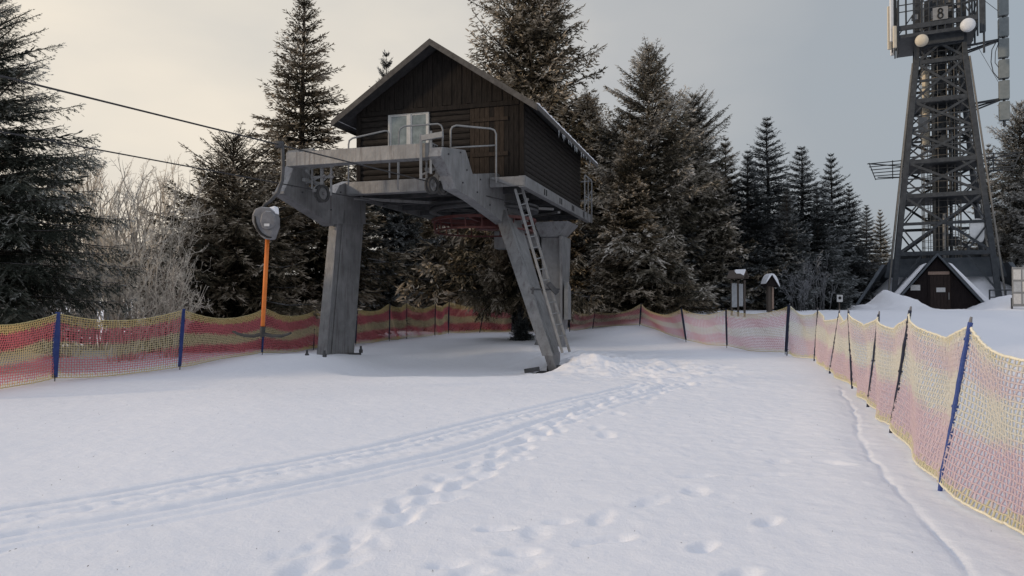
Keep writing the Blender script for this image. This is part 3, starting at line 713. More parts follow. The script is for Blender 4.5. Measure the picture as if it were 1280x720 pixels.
# slanted leg
lg = MB(); lg.hexa([W(5.80,.35,.18), W(6.0,.35,.18), W(6.0,1.25,.18), W(5.80,1.25,.18), W(4.02,1.72,4.12), W(4.30,1.72,4.12), W(4.36,2.98,4.12), W(4.04,2.98,4.12)])
lf = lg.build('leg', M['steel'], st, .015)
f3 = MB(); f3.hexa([W(5.76,.30,.18), W(6.05,.30,.18), W(6.05,.34,.18), W(5.76,.34,.18), W(3.99,1.67,4.12), W(4.34,1.67,4.12), W(4.34,1.71,4.12), W(3.99,1.71,4.12)])
f3.hexa([W(6.0,.6,.18), W(6.03,.6,.18), W(6.03,.67,.18), W(6.0,.67,.18), W(4.31,2.0,4.1), W(4.34,2.0,4.1), W(4.34,2.07,4.1), W(4.31,2.07,4.1)])
f3.build('flange', M['steel'], lf, .006)
ft = MB(); ft.prism([W(5.80,.3,.22), W(5.80,1.3,.22), W(5.9,.85,-.22), W(5.9,.45,-.22)], tuple(.2*np.array((UX,UY,0)))); ft.build('pin_bracket', M['steel'], lf, .01)
ft = MB(); ft.lathe(W(5.82,.62,-.17), [(.10,0),(.10,.36)], 16, 'h', -TH); ft.bar(W(5.6,.5,-.27), W(6.3,.5,-.27), .5, .06); ft.bar(W(5.35,.1,-.2), W(5.7,.25,-.14), .12, .1); ft.build('foot_pin', M['steel_dark'], lf)
# rear leg
rl = MB(); rl.hexa([W(4.34,6.0,-.3), W(4.96,6.0,-.3), W(4.96,6.6,-.3), W(4.34,6.6,-.3), W(4.24,6.0,3.7), W(4.90,6.0,3.7), W(4.90,6.6,3.7), W(4.24,6.6,3.7)])
rr_ = rl.build('leg', M['steel'], st, .015)
rf = MB(); rf.hexa([W(4.90,5.95,.6), W(4.98,5.95,.6), W(4.98,6.75,.6), W(4.90,6.75,.6), W(4.92,5.75,3.72), W(5.02,5.75,3.72), W(5.02,7.1,3.72), W(4.92,7.1,3.72)])
rf.prism([W(3.77,6.05,-.3), W(4.37,6.05,-.3), W(4.37,6.05,.95), W(4.17,6.05,.45)], tuple(.06*np.array((VX,VY,0)))); rf.build('flange', M['steel'], rr_, .006)
hd = MB(); hd.hexa([W(4.27,5.8,3.7), W(4.88,5.8,3.7), W(4.88,6.9,3.7), W(4.27,6.9,3.7), W(4.12,5.5,4.18), W(5.28,5.5,4.18), W(5.28,7.2,4.18), W(4.12,7.2,4.18)]); hd.build('leg_head', M['steel'], st, .01)
MB().ubox(2.6, 4.2, 5.9, 6.5, 3.35, 3.95).build('cross_beam', M['steel'], st, .01)
bx = MB(); bx.ubox(5.05, 5.19, 5.9, 6.35, .95, 2.0); bx.prism([W(5.05,5.9,2.0), W(5.05,6.35,2.0), W(5.05,5.95,2.22)], tuple(.14*np.array((UX,UY,0)))); bx.build('switch_box', M['rail'], st, .01)
# beams
def beam(name, u0, u1, v0, v1, z0, z1, t=.03, mat='steel'):
    b = MB(); b.ubox(u0,u1,v0,v0+t,z0,z1); b.ubox(u0,u1,v0+t,v1,z1-t,z1); b.ubox(u0,u1,v0+t,v1,z0,z0+t); b.ubox(u0, u1, v0+.1, v0+.13, z0+t, z1-t) 
    return b.build(name, M[mat], st, .006)
vU = VZ(385, 200, .2)[0]
zU = 5.12
beam('upper_beam', .21, 3.99, -2.62, -2.30, zU-.33, zU)
beam('front_beam', .21, 3.99, .15, .45, Z0, Z1)
# right platform side beam with paired slots
sb = MB(); sb.ubox(5.27, 5.30, .35, 9.35, Z0+.02, Z1-.03); sb.ubox(5.12, 5.27, .35, 9.35, Z1-.06, Z1-.03); sb.ubox(5.12, 5.27, .35, 9.35, Z0+.02, Z0+.05)
sbo = sb.build('side_beam', M['steel'], st, .005)
for v in (2.3, 4.2, 6.0, 7.9):
    for dv in (0, .22):
        MB().ubox(5.301, 5.312, v+dv, v+dv+.09, Z0+.08, Z1-.09).build('slot', M['black'], sbo)
sb = MB(); sb.ubox(-.1, -.07, .3, 9.35, Z0+.02, Z1-.03); sb.build('side_beam', M['steel'], st, .005)
sb = MB(); sb.ubox(4.31, 5.26, .40, .44, Z0+.05, Z1-.03); sb.prism([W(4.9,.36,Z0+.06), W(5.3,.36,Z0+.06), W(5.3,.36,Z1-.05), W(4.3,.36,Z1-.05)], tuple(.03*np.array((VX,VY,0)))); sb.build('end_plate', M['steel'], st, .004)
# joists and deck
for v in (1.6, 2.9, 4.3, 5.7, 7.1, 8.5):
    b = MB(); b.ubox(-.06, 5.11, v, v+.10, Z0+.06, Z1-.10); b.build('joist', M['steel_dark'], st)
dk = MB(); nb_ = 34
for k in range(nb_): dk.ubox(-.05, 5.10, .46+k*.262, .46+k*.262+.25, Z1-.09, Z1-.05)
dk.build('deck', M['wood_front'], st)
b = MB(); b.bar(W(.1,.6,Z0-.04), W(5.0,4.6,Z0-.04), .10, .07); b.bar(W(5.0,5.4,Z0-.04), W(.2,9.2,Z0-.04), .10, .07); b.bar(W(5.0,1.6,Z0-.13), W(2.6,7.0,Z0-.13), .09, .07); b.build('wind_brace', M['steel'], st)
# bullwheel
BW = (-3.26+.482*5.02, 17.2+.876*5.02); zr = 4.3
bw = MB(); bw.lathe((BW[0],BW[1],zr), [(1.42,-.09),(1.64,-.09),(1.64,-.03),(1.56,-.02),(1.56,.02),(1.64,.03),(1.64,.09),(1.42,.09)], 56, close=True)
wh = bw.build('bullwheel', M['steel_dark'], st, smooth=False)
sp_ = MB()
for k in range(8):
    a = k*math.pi/4; sp_.bar((BW[0]+.2*math.cos(a),BW[1]+.2*math.sin(a),zr), (BW[0]+1.48*math.cos(a),BW[1]+1.48*math.sin(a),zr), .10, .08)
sp_.lathe((BW[0],BW[1],zr), [(.24,-.16),(.24,.16)], 20); sp_.build('spokes', M['steel_dark'], wh)
rg = MB(); rg.lathe((BW[0],BW[1],zr-.34), [(1.50,-.04),(1.57,-.04),(1.57,.04),(1.50,.04)], 48, close=True)
rg.lathe((BW[0],BW[1],zr-.66), [(1.45,-.025),(1.50,-.025),(1.50,.025),(1.45,.025)], 48, close=True)
for k in range(20):
    a = k*math.pi/10; rg.bar((BW[0]+1.53*math.cos(a),BW[1]+1.53*math.sin(a),zr-.34), (BW[0]+1.47*math.cos(a),BW[1]+1.47*math.sin(a),zr-.66), .03)
for k in range(3):
    a = k*math.pi/3+.3; rg.bar((BW[0]-1.5*math.cos(a),BW[1]-1.5*math.sin(a),zr-.36), (BW[0]+1.5*math.cos(a),BW[1]+1.5*math.sin(a),zr-.36), .07, .10)
rg.build('drive_cage', M['red'], st)
gb_ = MB(); gb_.box((BW[0]+.1,BW[1]-.1,zr-.46), (.6,.5,.30), .3); gb_.box((BW[0]+.85,BW[1]+.5,zr-.42), (.6,.4,.34), .3); gb_.lathe((BW[0]+.2,BW[1],zr-.25),[(.3,-.1),(.3,.1)],20); gb_.lathe((BW[0]+.5,BW[1]-.5,zr-.42),[(.17,0),(.17,.55)],16,'h',.4); gb_.build('gearbox', M['red'], st, .02)
gh = MB(); gh.lathe((BW[0],BW[1],zr), [(.10,-.5),(.10,.62)], 14); gh.build('drive_shaft', M['steel_dark'], st)
# sheave assemblies on the two arms
def sheaves(cx, cy, cz, n, r, hang):
    dx, dy = .482, .876; ax = math.atan2(-dx, dy)
    fr = MB(); fr.box((cx, cy, cz+.42), (.08,.08,.75), 0); fr.bar((cx-dx*.32,cy-dy*.32,cz), (cx+dx*.32,cy+dy*.32,cz), .05, .07)
    fr.bar((cx-.28,cy,cz+.36), (cx+.30,cy-.08,cz+.36), .05, .06); fr.bar((cx-.28,cy,cz+.62), (cx+.30,cy-.08,cz+.62), .05, .05); fr.bar((cx+.24,cy-.06,cz-.1), (cx+.24,cy-.06,cz+.8), .045)
    fr.bar((cx-.24,cy-.02,cz+.05), (cx-.24,cy-.02,cz+.9), .045); fr.bar((cx-.24,cy,cz+.05), (cx+.28,cy,cz+.5), .04); fr.bar((cx-.4,cy,cz+.22), (cx+.1,cy-.1,cz+.40), .04)
    f = fr.build('sheave_bracket', M['steel'], st, .004)
    for k in range(n):
        s = (k-(n-1)/2)*r*2.1; c0 = (cx+dx*s-.06*math.cos(ax), cy+dy*s-.06*math.sin(ax), cz-r*.2)
        rr2 = r if k == 0 else r*.85
        w = MB(); w.lathe(c0, [(rr2*.7,0),(rr2,0),(rr2,.03),(rr2*.88,.045),(rr2*.88,.075),(rr2,.09),(rr2,.12),(rr2*.7,.12)], 28, 'h', ax, close=True)
        ww = w.build('sheave', M['rubber'], st)
        w = MB(); w.lathe(c0, [(rr2*.72,.03),(rr2*.72,.09)], 24, 'h', ax); w.lathe((c0[0]-.02*math.cos(ax),c0[1]-.02*math.sin(ax),c0[2]), [(rr2*.22,0),(rr2*.22,.18)], 14, 'h', ax); w.build('hub', M['steel'], ww)
x1, y1, _ = P(546, 230, 16.6); sheaves(x1, y1, 4.26, 2, .20, 0)
x2, y2, _ = P(402, 238, 17.8); sheaves(x2, y2, 4.28, 1, .22, 0)
b = MB(); w_ = W(-.0,-2.0,0); b.bar(W(.35,-2.1,4.55), W(.35,-1.2,4.55), .08); b.bar(W(.35,-2.0,4.8), W(.42,-1.3,4.3), .06); b.bar(W(.3,-2.3,5.2), W(.3,-1.8,5.25), .1, .12); b.bar(W(.0,-2.2,5.2), W(.7,-2.2,5.22), .1, .1); b.build('pulley_bracket', M['rail'], st, .004)
b = MB(); b.bar(W(3.8,-2.75,5.2), W(4.3,-2.75,5.25), .08, .12); b.bar(W(3.75,-2.7,4.3), W(3.75,-2.7,5.3), .06); b.bar(W(4.0,-2.72,4.4), W(4.0,-2.72,5.35), .07, .05); b.build('clamp', M['rail'], st, .004)
# railings (worn bent pipe loops)
def rail(pts, name='railing', posts=(), r=.024):
    pts = [P(a, b, y) for a, b, y in pts]; m = MB(); m.tube(pts, r, 7)
    for a in posts: m.tube([P(*a[0]), P(*a[1])], r*.85, 6)
    return m.build(name, M['rail'], st, smooth=True)
Y1 = 19.2
rail([(435,232,Y1),(435,180,Y1),(436,175,Y1),(440,172,Y1),(480,163,Y1-.3),(484,163,Y1-.3),(486,167,Y1-.3),(486.5,222,Y1-.3)], posts=[((436,196,Y1),(486,186,Y1-.3))])
rail([(498,222,18.8),(498,165,18.8),(500,160,18.8),(505,157,18.8),(547,154,18.5),(551,156,18.5),(553,161,18.5),(553,182,18.5)], posts=[((498,190,18.8),(552,184,18.5))])
rail([(563,184,18.0),(563,162,18.0),(565,158,18.0),(570,156,18.0),(613,160,18.3),(618,162,18.3),(620,167,18.3),(620,228,18.3)], posts=[((563,184,18.0),(619,181,18.3))])
rail([(562,200,18.0),(562,236,18.0)], 'rail_post', r=.02); rail([(497,200,18.8),(497,237,18.8)], 'rail_post', r=.02)
mr_ = MB()
def rpt(v, z, u=5.33): return W(u, v, z)
mr_.tube([rpt(8.0,Z0), rpt(8.0,6.05), rpt(8.05,6.1), rpt(9.30,6.1), rpt(9.35,6.05), rpt(9.35,Z0)], .026, 7)
mr_.tube([rpt(8.65,Z0+.1), rpt(8.65,6.1)], .02, 6); mr_.tube([rpt(8.0,5.35), rpt(9.35,5.35)], .02, 6); mr_.tube([rpt(8.0,4.95), rpt(9.35,5.75)], .016, 6)
mr_.tube([rpt(9.35,6.08), W(4.0,9.35,6.08)], .024, 7); mr_.tube([rpt(9.35,5.35), W(4.0,9.35,5.35)], .02, 6)
mr_.build('railing', M['rail'], st, smooth=True)
# ladder
a0, a1 = np.array(P(644,236,18.7)), np.array(P(652.5,234,19.0)); b0, b1 = np.array(P(703,441,18.2)), np.array(P(712,440,18.5))
ld = MB(); ld.bar(a0, b0, .04, .06); ld.bar(a1, b1, .04, .06); la_ = ld.build('ladder', M['rail'], st)
for k in range(15):
    t = (k+.5)/15; q = MB(); q.tube([a0+(b0-a0)*t, a1+(b1-a1)*t], .014, 6); q.build('rung', M['rail'], la_)
lb = MB(); m_ = a0+(b0-a0)*.62; lb.bar(m_+(-.35,0,0), m_+(.4,.1,0), .05); lb.bar(m_+(-.3,0,-.12), m_+(-.28,0,.06), .06); lb.bar(m_+(.1,0,.16), m_+(.34,.05,-.1), .1, .12); lb.build('ladder_clamp', M['steel_dark'], la_)

# haul rope: both strands and the half turn around the wheel
dv = np.array((.482,.876,0)); nv = np.array((.876,-.482,0)); bc = np.array((BW[0],BW[1],zr))
pr_ = [bc+nv*1.58-dv*34, ]
rp = MB(); path = [bc+nv*1.585+dv*(-40+k*2.0)+np.array((0,0,0)) for k in range(21)]
path += [bc+1.585*(nv*math.cos(a)+dv*math.sin(a)) for a in np.linspace(.1, math.pi-.1, 20)]
path += [bc-nv*1.585+dv*(0-k*2.0) for k in range(21)]
rp.tube([tuple(p) for p in path], .0135, 6)
ro = rp.build('haul_rope', M['rope'], None, loc=(BW[0],BW[1],zr)); tag(ro, 'two dark strands of wire rope running from the bullwheel up past the left spruces', 'cable')

# T-bar
Yt = 12.5
tb = empty('tow_hanger', P(331, 420, Yt), 'tow bar hanging from the rope, orange pole with black crosspiece below a grey spring box', 'ski tow')
h = MB(); h.tube([P(a,b,Yt) for a,b in ((347,178),(352,184),(353,205),(352,225),(347,240),(338,250),(330,256),(327,262))], [.03,.034,.034,.034,.034,.034,.03,.03], 8); h.box(P(348,180,Yt), (.14,.10,.10)); h.build('hanger_arm', M['steel_dark'], tb, smooth=True)
bxp = [(314,268),(317,261),(325,258),(336,259),(342,264),(344,272),(344,283),(341,291),(339,298),(330,299),(324,294),(318,285),(314,277)]
h = MB(); h.prism([P(a,b,Yt-.13) for a,b in bxp], (0,.26,0)); sbx = h.build('spring_box', M['grey_plastic'], tb, .03)
h = MB(); h.tube([P(a,b,Yt-.135) for a,b in ((318,270),(318.5,277),(321,285),(326,292),(333,296),(339,297))], [.012,.02,.024,.024,.02,.012], 6); h.build('slot', M['black'], sbx)
h = MB(); h.prism([P(a,b,Yt-.17) for a,b in ((326,267),(331,263),(338,264),(343,269),(344,277),(341,284),(334,287),(327,285),(324,277))], (0,.05,0)); h.build('cover', M['grey_plastic'], sbx, .02)
h = MB(); h.prism([P(a,b,Yt-.10) for a,b in ((335,259),(343,257),(344,266),(341,268),(336,264))], (0,.2,0)); h.build('snow_cap', M['snow'], sbx, .015)
h = MB(); h.box(P(333,281,Yt-.18), (.09,.02,.045)); h.build('sticker', M['sign_white'], sbx)
h = MB(); h.tube([P(334,297,Yt), P(328.5,412,Yt)], .037, 12); h.build('pole', M['orange'], tb, smooth=True)
h = MB(); h.tube([P(a,b,Yt+c) for a,b,c in ((291,414,-.02),(297,417,0),(306,419.5,0),(318,420,0),(328,417,0),(340,420,0),(352,420,0),(359,418,0),(364,416,-.02))], [.018,.024,.028,.03,.036,.03,.028,.024,.018], 8); h.tube([P(328.7,408,Yt), P(328,421,Yt)], .045, 10); h.build('crossbar', M['rubber'], tb, smooth=True)

# ------------------------------------------------------------------ cabin
cu0, cu1, cv0, cv1, cz0, cz1 = -.05, 4.97, 1.30, 9.25, 4.86, 7.06
uc = (cu0+cu1)/2; ridge = 8.74; eu = .52; ev = .55
slope = (ridge-.12-(cz1))/((cu1-cu0)/2)
cb = empty('cabin', W(uc, (cv0+cv1)/2, cz0), 'dark brown log cabin with gabled roof standing on the lift platform', 'cabin')
w = MB(); w.ubox(cu0+.06, cu1-.06, cv0+.06, cv1-.06, cz0, cz1-.02)
def log_u(m, ua, ub, v, z, r):   # half round log along u on the front
    n = 5; vs = []
    for uu in (ua, ub):
        for k in range(n+1):
            a = math.pi*k/n; vs.append(W(uu, v - r*.62*math.sin(a), z - r*math.cos(a)))
    m.add(vs, [(k, k+1, n+2+k, n+1+k) for k in range(n)] + [tuple(range(n+1)), tuple(range(n+1, 2*n+2))])
def log_v(m, va, vb, u, z, r, sg=1):
    n = 5; vs = []
    for vv in (va, vb):
        for k in range(n+1):
            a = math.pi*k/n; vs.append(W(u + sg*r*.62*math.sin(a), vv, z - r*math.cos(a)))
    m.add(vs, [(k, k+1, n+2+k, n+1+k) for k in range(n)] + [tuple(range(n+1)), tuple(range(n+1, 2*n+2))])
wu0, wu1, wz0, wz1 = .93, 2.20, 5.86, 6.96
nl = 12; rz_ = (cz1-.10-cz0)/nl/2
fw = MB()
for k in range(nl):
    z = cz0+rz_+2*rz_*k
    if z+rz_ > wz0+.01 and z-rz_ < wz1-.01:
        log_u(fw, cu0+.02, wu0-.03, cv0+.06, z, rz_); log_u(fw, wu1+.03, 3.42, cv0+.06, z, rz_)
    else: log_u(fw, cu0+.02, 3.42, cv0+.06, z, rz_)
core = w.build('wall', M['wood'], cb)
fw.build('log_cladding', M['wood'], core)
sw = MB(); nl2 = 14; r2 = (cz1-.02-cz0)/nl2/2
for k in range(nl2):
    log_v(sw, cv0+.08, cv1-.08, cu1-.06, cz0+r2+2*r2*k, r2, 1); log_v(sw, cv0+.08, cv1-.08, cu0+.06, cz0+r2+2*r2*k, r2, -1)
sw.build('log_cladding', M['wood'], core)
# corner boards, head beam
cbd = MB(); cbd.ubox(cu1-.10, cu1+.035, cv0-.035, cv0+.10, cz0, cz1); cbd.ubox(cu0-.035, cu0+.10, cv0-.035, cv0+.10, cz0, cz1); cbd.ubox(cu0+.10, cu1-.10, cv0-.05, cv0+.05, cz1-.14, cz1-.01); cbd.ubox(3.42, cu1-.1, cv0-.03, cv0+.055, cz0, cz0+.12)
cbd.build('corner_board', M['wood_front'], cb, .006)
# boarded shutter panel at the right of the front
for k in range(10):
    u = 3.44+k*.142; z_t = cz1-.15; pb = MB(); pb.ubox(u, u+.132, cv0-.015-.006*(k % 2), cv0+.05, cz0+.13, z_t)
    pb.build('wall_board', M['wood_worn'] if k in (0,1,2,3,5,6) else M['wood_front'], cb)
sh = MB(); sh.ubox(3.50, 4.55, cv0-.05, cv0-.023, 6.52, 6.62); sh.ubox(3.50, 4.55, cv0-.05, cv0-.023, 5.55, 5.66); sh.build('board_batten', M['wood_worn'], cb, .004)
# gable boards
zt = lambda u: cz1 + (ridge-.10-cz1)*(1-abs(u-uc)/((cu1-cu0)/2+eu*.0+.0))
gbm = MB(); n = 34
for k in range(n):
    ua = cu0+(cu1-cu0)*k/n+.004; ub = cu0+(cu1-cu0)*(k+1)/n-.004; dvv = .012*(k % 2)+.004*math.sin(k*7)
    za, zb2 = max(zt(ua), cz1+.002), max(zt(ub), cz1+.002)
    gbm.hexa([W(ua,cv0-.03-dvv,cz1-.005+.012*math.sin(k*5)), W(ub,cv0-.03-dvv,cz1-.005+.012*math.sin(k*5)), W(ub,cv0+.05,cz1-.005), W(ua,cv0+.05,cz1-.005), W(ua,cv0-.03-dvv,za), W(ub,cv0-.03-dvv,zb2), W(ub,cv0+.05,zb2), W(ua,cv0+.05,za)])
gbk = MB(); gbk.prism([W(cu0+.05,cv1-.06,cz1), W(cu1-.05,cv1-.06,cz1), W(uc,cv1-.06,ridge-.12)], tuple(.05*np.array((VX,VY,0))))
gbm.build('gable_wall', M['wood_front'], cb); gbk.build('gable_wall', M['wood_front'], cb)
# roof
half = (cu1-cu0)/2+eu; ze = cz1 - (ridge-cz1)/((cu1-cu0)/2)*eu
rv0, rv1 = cv0-ev, cv1+.35
rfm = MB()
for sgn in (-1, 1):
    e = (uc+sgn*half, ze); top = (uc, ridge)
    rfm.hexa([W(e[0],rv0,e[1]-.03), W(top[0],rv0,top[1]-.03), W(top[0],rv1,top[1]-.03), W(e[0],rv1,e[1]-.03), W(e[0],rv0,e[1]+.035), W(top[0],rv0,top[1]+.035), W(top[0],rv1,top[1]+.035), W(e[0],rv1,e[1]+.035)])
rf_ = rfm.build('roof', M['roofing'], cb)
for sgn in (-1, 1):
    m = MB(); e = (uc+sgn*(half+.03), ze-.02); top = (uc, ridge)
    m.hexa([W(e[0],rv0-.035,e[1]-.13), W(e[0],rv0-.003,e[1]-.13), W(top[0],rv0-.003,top[1]-.13), W(top[0],rv0-.035,top[1]-.13), W(e[0],rv0-.035,e[1]+.05), W(e[0],rv0-.003,e[1]+.05), W(top[0],rv0-.003,top[1]+.05), W(top[0],rv0-.035,top[1]+.05)])
    m.build('barge_board', M['fascia'], rf_)
    m = MB(); u_ = uc+sgn*half; m.ubox(min(u_+sgn*.003,u_+sgn*.033), max(u_+sgn*.003,u_+sgn*.033), rv0, rv1, ze-.10, ze+.04); m.build('eave_board', M['fascia'], rf_)
    # ragged rime along the eave
    m = MB(); prev = None; nn_ = 60
    for k in range(nn_):
        v0_ = rv0+(rv1-rv0)*k/nn_; v1_ = rv0+(rv1-rv0)*(k+1)/nn_; hh = .01+.035*abs(math.sin(k*1.7)*math.cos(k*.6))
        m.ubox(min(u_-sgn*.12, u_+sgn*.035), max(u_-sgn*.12, u_+sgn*.035), v0_, v1_, ze+.04+.13*0, ze+.05+hh)
    m.build('rime_edge', M['snow'], rf_)
for k in range(18):
    v = rv0+1.3+random.random()*6.2; ln = random.uniform(.06, .24); q = MB(); u_ = uc+half+.02
    p = np.array(W(u_, v, ze-.09)); q.tube([p, p+(.004,0,-ln*.5), p+(0,0,-ln)], [.010,.006,.002], 5); q.build('icicle', M['ice'], rf_)
# window
wf = MB(); v_ = cv0-.03
wf.ubox(wu0, wu1, v_, v_+.1, wz0, wz0+.06); wf.ubox(wu0, wu1, v_, v_+.1, wz1-.06, wz1); wf.ubox(wu0, wu0+.06, v_, v_+.1, wz0+.06, wz1-.06); wf.ubox(wu1-.06, wu1, v_, v_+.1, wz0+.06, wz1-.06)
um = wu0+.66; wf.ubox(um-.05, um+.05, v_, v_+.1, wz0+.06, wz1-.06)
wo = wf.build('window', M['white_paint'], cb, .006)
for a, b in ((wu0+.06, um-.05), (um+.05, wu1-.06)):
    s = MB(); s.ubox(a, b, v_+.02, v_+.05, wz0+.06, wz0+.095); s.ubox(a, b, v_+.02, v_+.05, wz1-.095, wz1-.06); s.ubox(a, a+.035, v_+.02, v_+.05, wz0+.095, wz1-.095); s.ubox(b-.035, b, v_+.02, v_+.05, wz0+.095, wz1-.095); s.build('sash', M['white_paint'], wo)
    s = MB(); s.ubox(a+.03, b-.03, v_+.035, v_+.042, wz0+.09, wz1-.09); s.build('pane', M['glass'], wo)

# ------------------------------------------------------------------ tower
TC = (25.4, 42.6); TA = R(-31+4)
ta = np.array((math.cos(TA), math.sin(TA))); tbv = np.array((-math.sin(TA), math.cos(TA)))
def T(a, b, z): p = ta*a+tbv*b; return (TC[0]+p[0], TC[1]+p[1], z)
def hw(z): return 2.62 + (1.2-2.62)*(z-1.2)/(15.7-1.2) if z < 15.7 else 1.2-(z-15.7)*.02
tw = empty('lattice_tower', T(0, 0, 1.2), 'tall dark steel lattice tower with dishes and antennas, standing over the small hut', 'tower')
ztop = 24
for sa in (-1, 1):
    for sb_ in (-1, 1):
        m = MB(); m.bar(T(sa*hw(1.0), sb_*hw(1.0), .6), T(sa*hw(15.7), sb_*hw(15.7), 15.7), .29, .29, (ta[0],ta[1],0)); m.bar(T(sa*hw(15.7), sb_*hw(15.7), 15.7), T(sa*hw(ztop), sb_*hw(ztop), ztop), .26, .26, (ta[0],ta[1],0)); m.build('leg', M['tower'], tw, .02)
        m = MB(); m.tube([T(sa*(hw(1.5)+.26), sb_*hw(1.5)-.1, 1.5), T(sa*(hw(15.5)+.2), sb_*hw(15.5)-.1, 15.5)], .05, 6); m.build('cable_duct', M['tower_pale'], tw)
def ring(z, t, h, m=None):
    m = m or MB(); w = hw(z)
    for s in (-1, 1): m.bar(T(-w, s*w, z), T(w, s*w, z), t, h); m.bar(T(s*w, -w, z), T(s*w, w, z), t, h)
    return m
for z in (4.25, 7.6, 9.6, 13.2, 15.5, 17.0): ring(z, .2, .24).build('ring_beam', M['tower'], tw)
for z in (6.0, 11.4, 14.4, 16.4): ring(z, .1, .12).build('ring_brace', M['tower'], tw)
levels = [1.3, 4.25, 7.6, 9.6, 11.4, 13.2, 15.5, 17.4]
for z0, z1 in zip(levels[:-1], levels[1:]):
    m = MB(); w0, w1 = hw(z0), hw(z1); wm = (w0+w1)/2; zm = (z0+z1)/2
    for s in (-1, 1):
        up_ = (z0 < 4) 
        m = MB()
        if z0 < 2:
            m.bar(T(-w0, s*w0, z0+.6), T(-w1*.45, s*w1, z1), .1); m.bar(T(w0, s*w0, z0+.6), T(w1*.45, s*w1, z1), .1); m.bar(T(s*w0, -w0, z0), T(s*w1, w1*.4, z1), .1)
        else:
            m.bar(T(-w0, s*w0, z0), T(w1, s*w1, z1), .13); m.bar(T(w0, s*(w0+.02), z0), T(-w1, s*(w1+.02), z1), .13)
            m.bar(T(s*w0, -w0, z0), T(s*w1, w1, z1), .11); m.bar(T(s*(w0+.02), w0, z0), T(s*(w1+.02), -w1, z1), .11)
        m.build('cross_brace', M['tower'], tw)
for z0, z1 in zip(levels[1:-1], levels[2:]):
    m = MB(); wm = hw((z0+z1)/2); zm = (z0+z1)/2; w0 = hw(z0); w1 = hw(z1)
    for s in (-1, 1):
        for e in (-1, 1):
            m.bar(T(e*wm, s*wm*.99, zm), T(e*w0*.45, s*w0, z0), .08); m.bar(T(e*wm, s*wm*.99, zm), T(e*w1*.45, s*w1, z1), .08)
            m.bar(T(s*wm*.99, e*wm, zm), T(s*w0, e*w0*.45, z0), .07)
        m.bar(T(-wm, s*wm, zm), T(wm, s*wm, zm), .07)
    m.build('secondary_brace', M['tower'], tw)
for k in range(9):
    m = MB(); z = 3.2+k*1.45; m.box(T(.15+.5*math.sin(k*2.3), .25*math.cos(k*1.9), z+.4), (.5+.3*math.cos(k)**2, .4, .35+.3*math.sin(k)**2), TA+k*.3); m.build('equipment_box', M['tower'], tw, .02)
# decks
for z, k in ((7.5, .99), (9.45, 1.02), (13.05, 1.04)):
    m = MB(); w = hw(z)*k; m.hexa([T(-w,-w,z),T(w,-w,z),T(w,w,z),T(-w,w,z),T(-w,-w,z+.07),T(w,-w,z+.07),T(w,w,z+.07),T(-w,w,z+.07)]); m.build('deck', M['tower'], tw)
# stair core with spiral steps
core_ = MB(); core_.lathe(T(.05, 0, 0), [(.36, 2.5), (.36, 21)], 16); core_.build('stair_core', M['tower'], tw)
stp = MB()
for k in range(92):
    a = k*.52; z = 3.0+k*.19; p0 = np.array(T(.05, 0, z)); d_ = np.array((math.cos(a), math.sin(a), 0)); pd = np.array((-math.sin(a), math.cos(a), 0))
    stp.hexa([tuple(p0+d_*.28-pd*.05), tuple(p0+d_*.98-pd*.17), tuple(p0+d_*.98+pd*.17), tuple(p0+d_*.28+pd*.05)] + [tuple(p0+np.array((0,0,.04))+d_*.28-pd*.05), tuple(p0+np.array((0,0,.04))+d_*.98-pd*.17), tuple(p0+np.array((0,0,.04))+d_*.98+pd*.17), tuple(p0+np.array((0,0,.04))+d_*.28+pd*.05)])
stp.build('stair_steps', M['tower'], tw)
cage = MB()
for k in range(14):
    a = k*math.pi*2/14; p = np.array(T(.05,0,0)); cage.tube([p+(math.cos(a)*1.0,math.sin(a)*1.0,3.0), p+(math.cos(a)*1.0,math.sin(a)*1.0,19.5)], .022, 5)
for k in range(44):
    cage.lathe(T(.05,0,3.2+k*.38), [(.985,-.012),(1.01,-.012),(1.01,.012),(.985,.012)], 24, close=True)
cage.build('stair_cage', M['tower_pale'], tw)
for (a, b, r, z0, z1, mt) in ((-.72,-.35,.20,10.8,15.3,'dish_cream'), (-.35,-.5,.09,3,17,'tower_pale'), (.5,-.5,.09,3,17,'tower'), (.75,-.2,.13,8,17,'tower'), (.12,-.9,.09,3.2,6.6,'rail')):
    m = MB(); m.lathe(T(a,b,0), [(r,z0),(r,z1)], 14); m.build('cable_pipe', M[mt], tw, smooth=False)
m = MB(); m.box(T(-.9,-.9,11.9), (.5,.3,.9), TA); m.build('equipment_box', M['rail'], tw, .02)
m = MB(); m.lathe(T(.1,-1.2,11.0), [(.16,0),(.16,.2)], 16, 'h', TA+math.pi/2); m.box(T(.1,-1.1,10.7), (.5,.4,.5), TA); m.build('equipment_box', M['tower'], tw)
# louvre wings at 9.4 m
for s in (-1, 1):
    m = MB(); w = hw(9.5)
    for k in range(6): m.bar(T(s*(w+.1), -1.2, 9.85-k*.20), T(s*(w+2.05-k*.09), -1.2, 9.80-k*.19), .10, .04)
    m.bar(T(s*(w+.1), -1.2, 8.85), T(s*(w+1.5), -1.2, 8.95), .05); m.bar(T(s*(w+1.95), -1.2, 9.85), T(s*(w+1.6), -1.2, 8.8), .05); m.bar(T(s*(w+.7), -1.2, 9.9), T(s*(w+.7), -1.2, 8.8), .04)
    m.bar(T(s*w, -.4, 9.6), T(s*(w+2.0), -1.15, 9.82), .06); m.build('yagi_wing', M['tower'], tw)
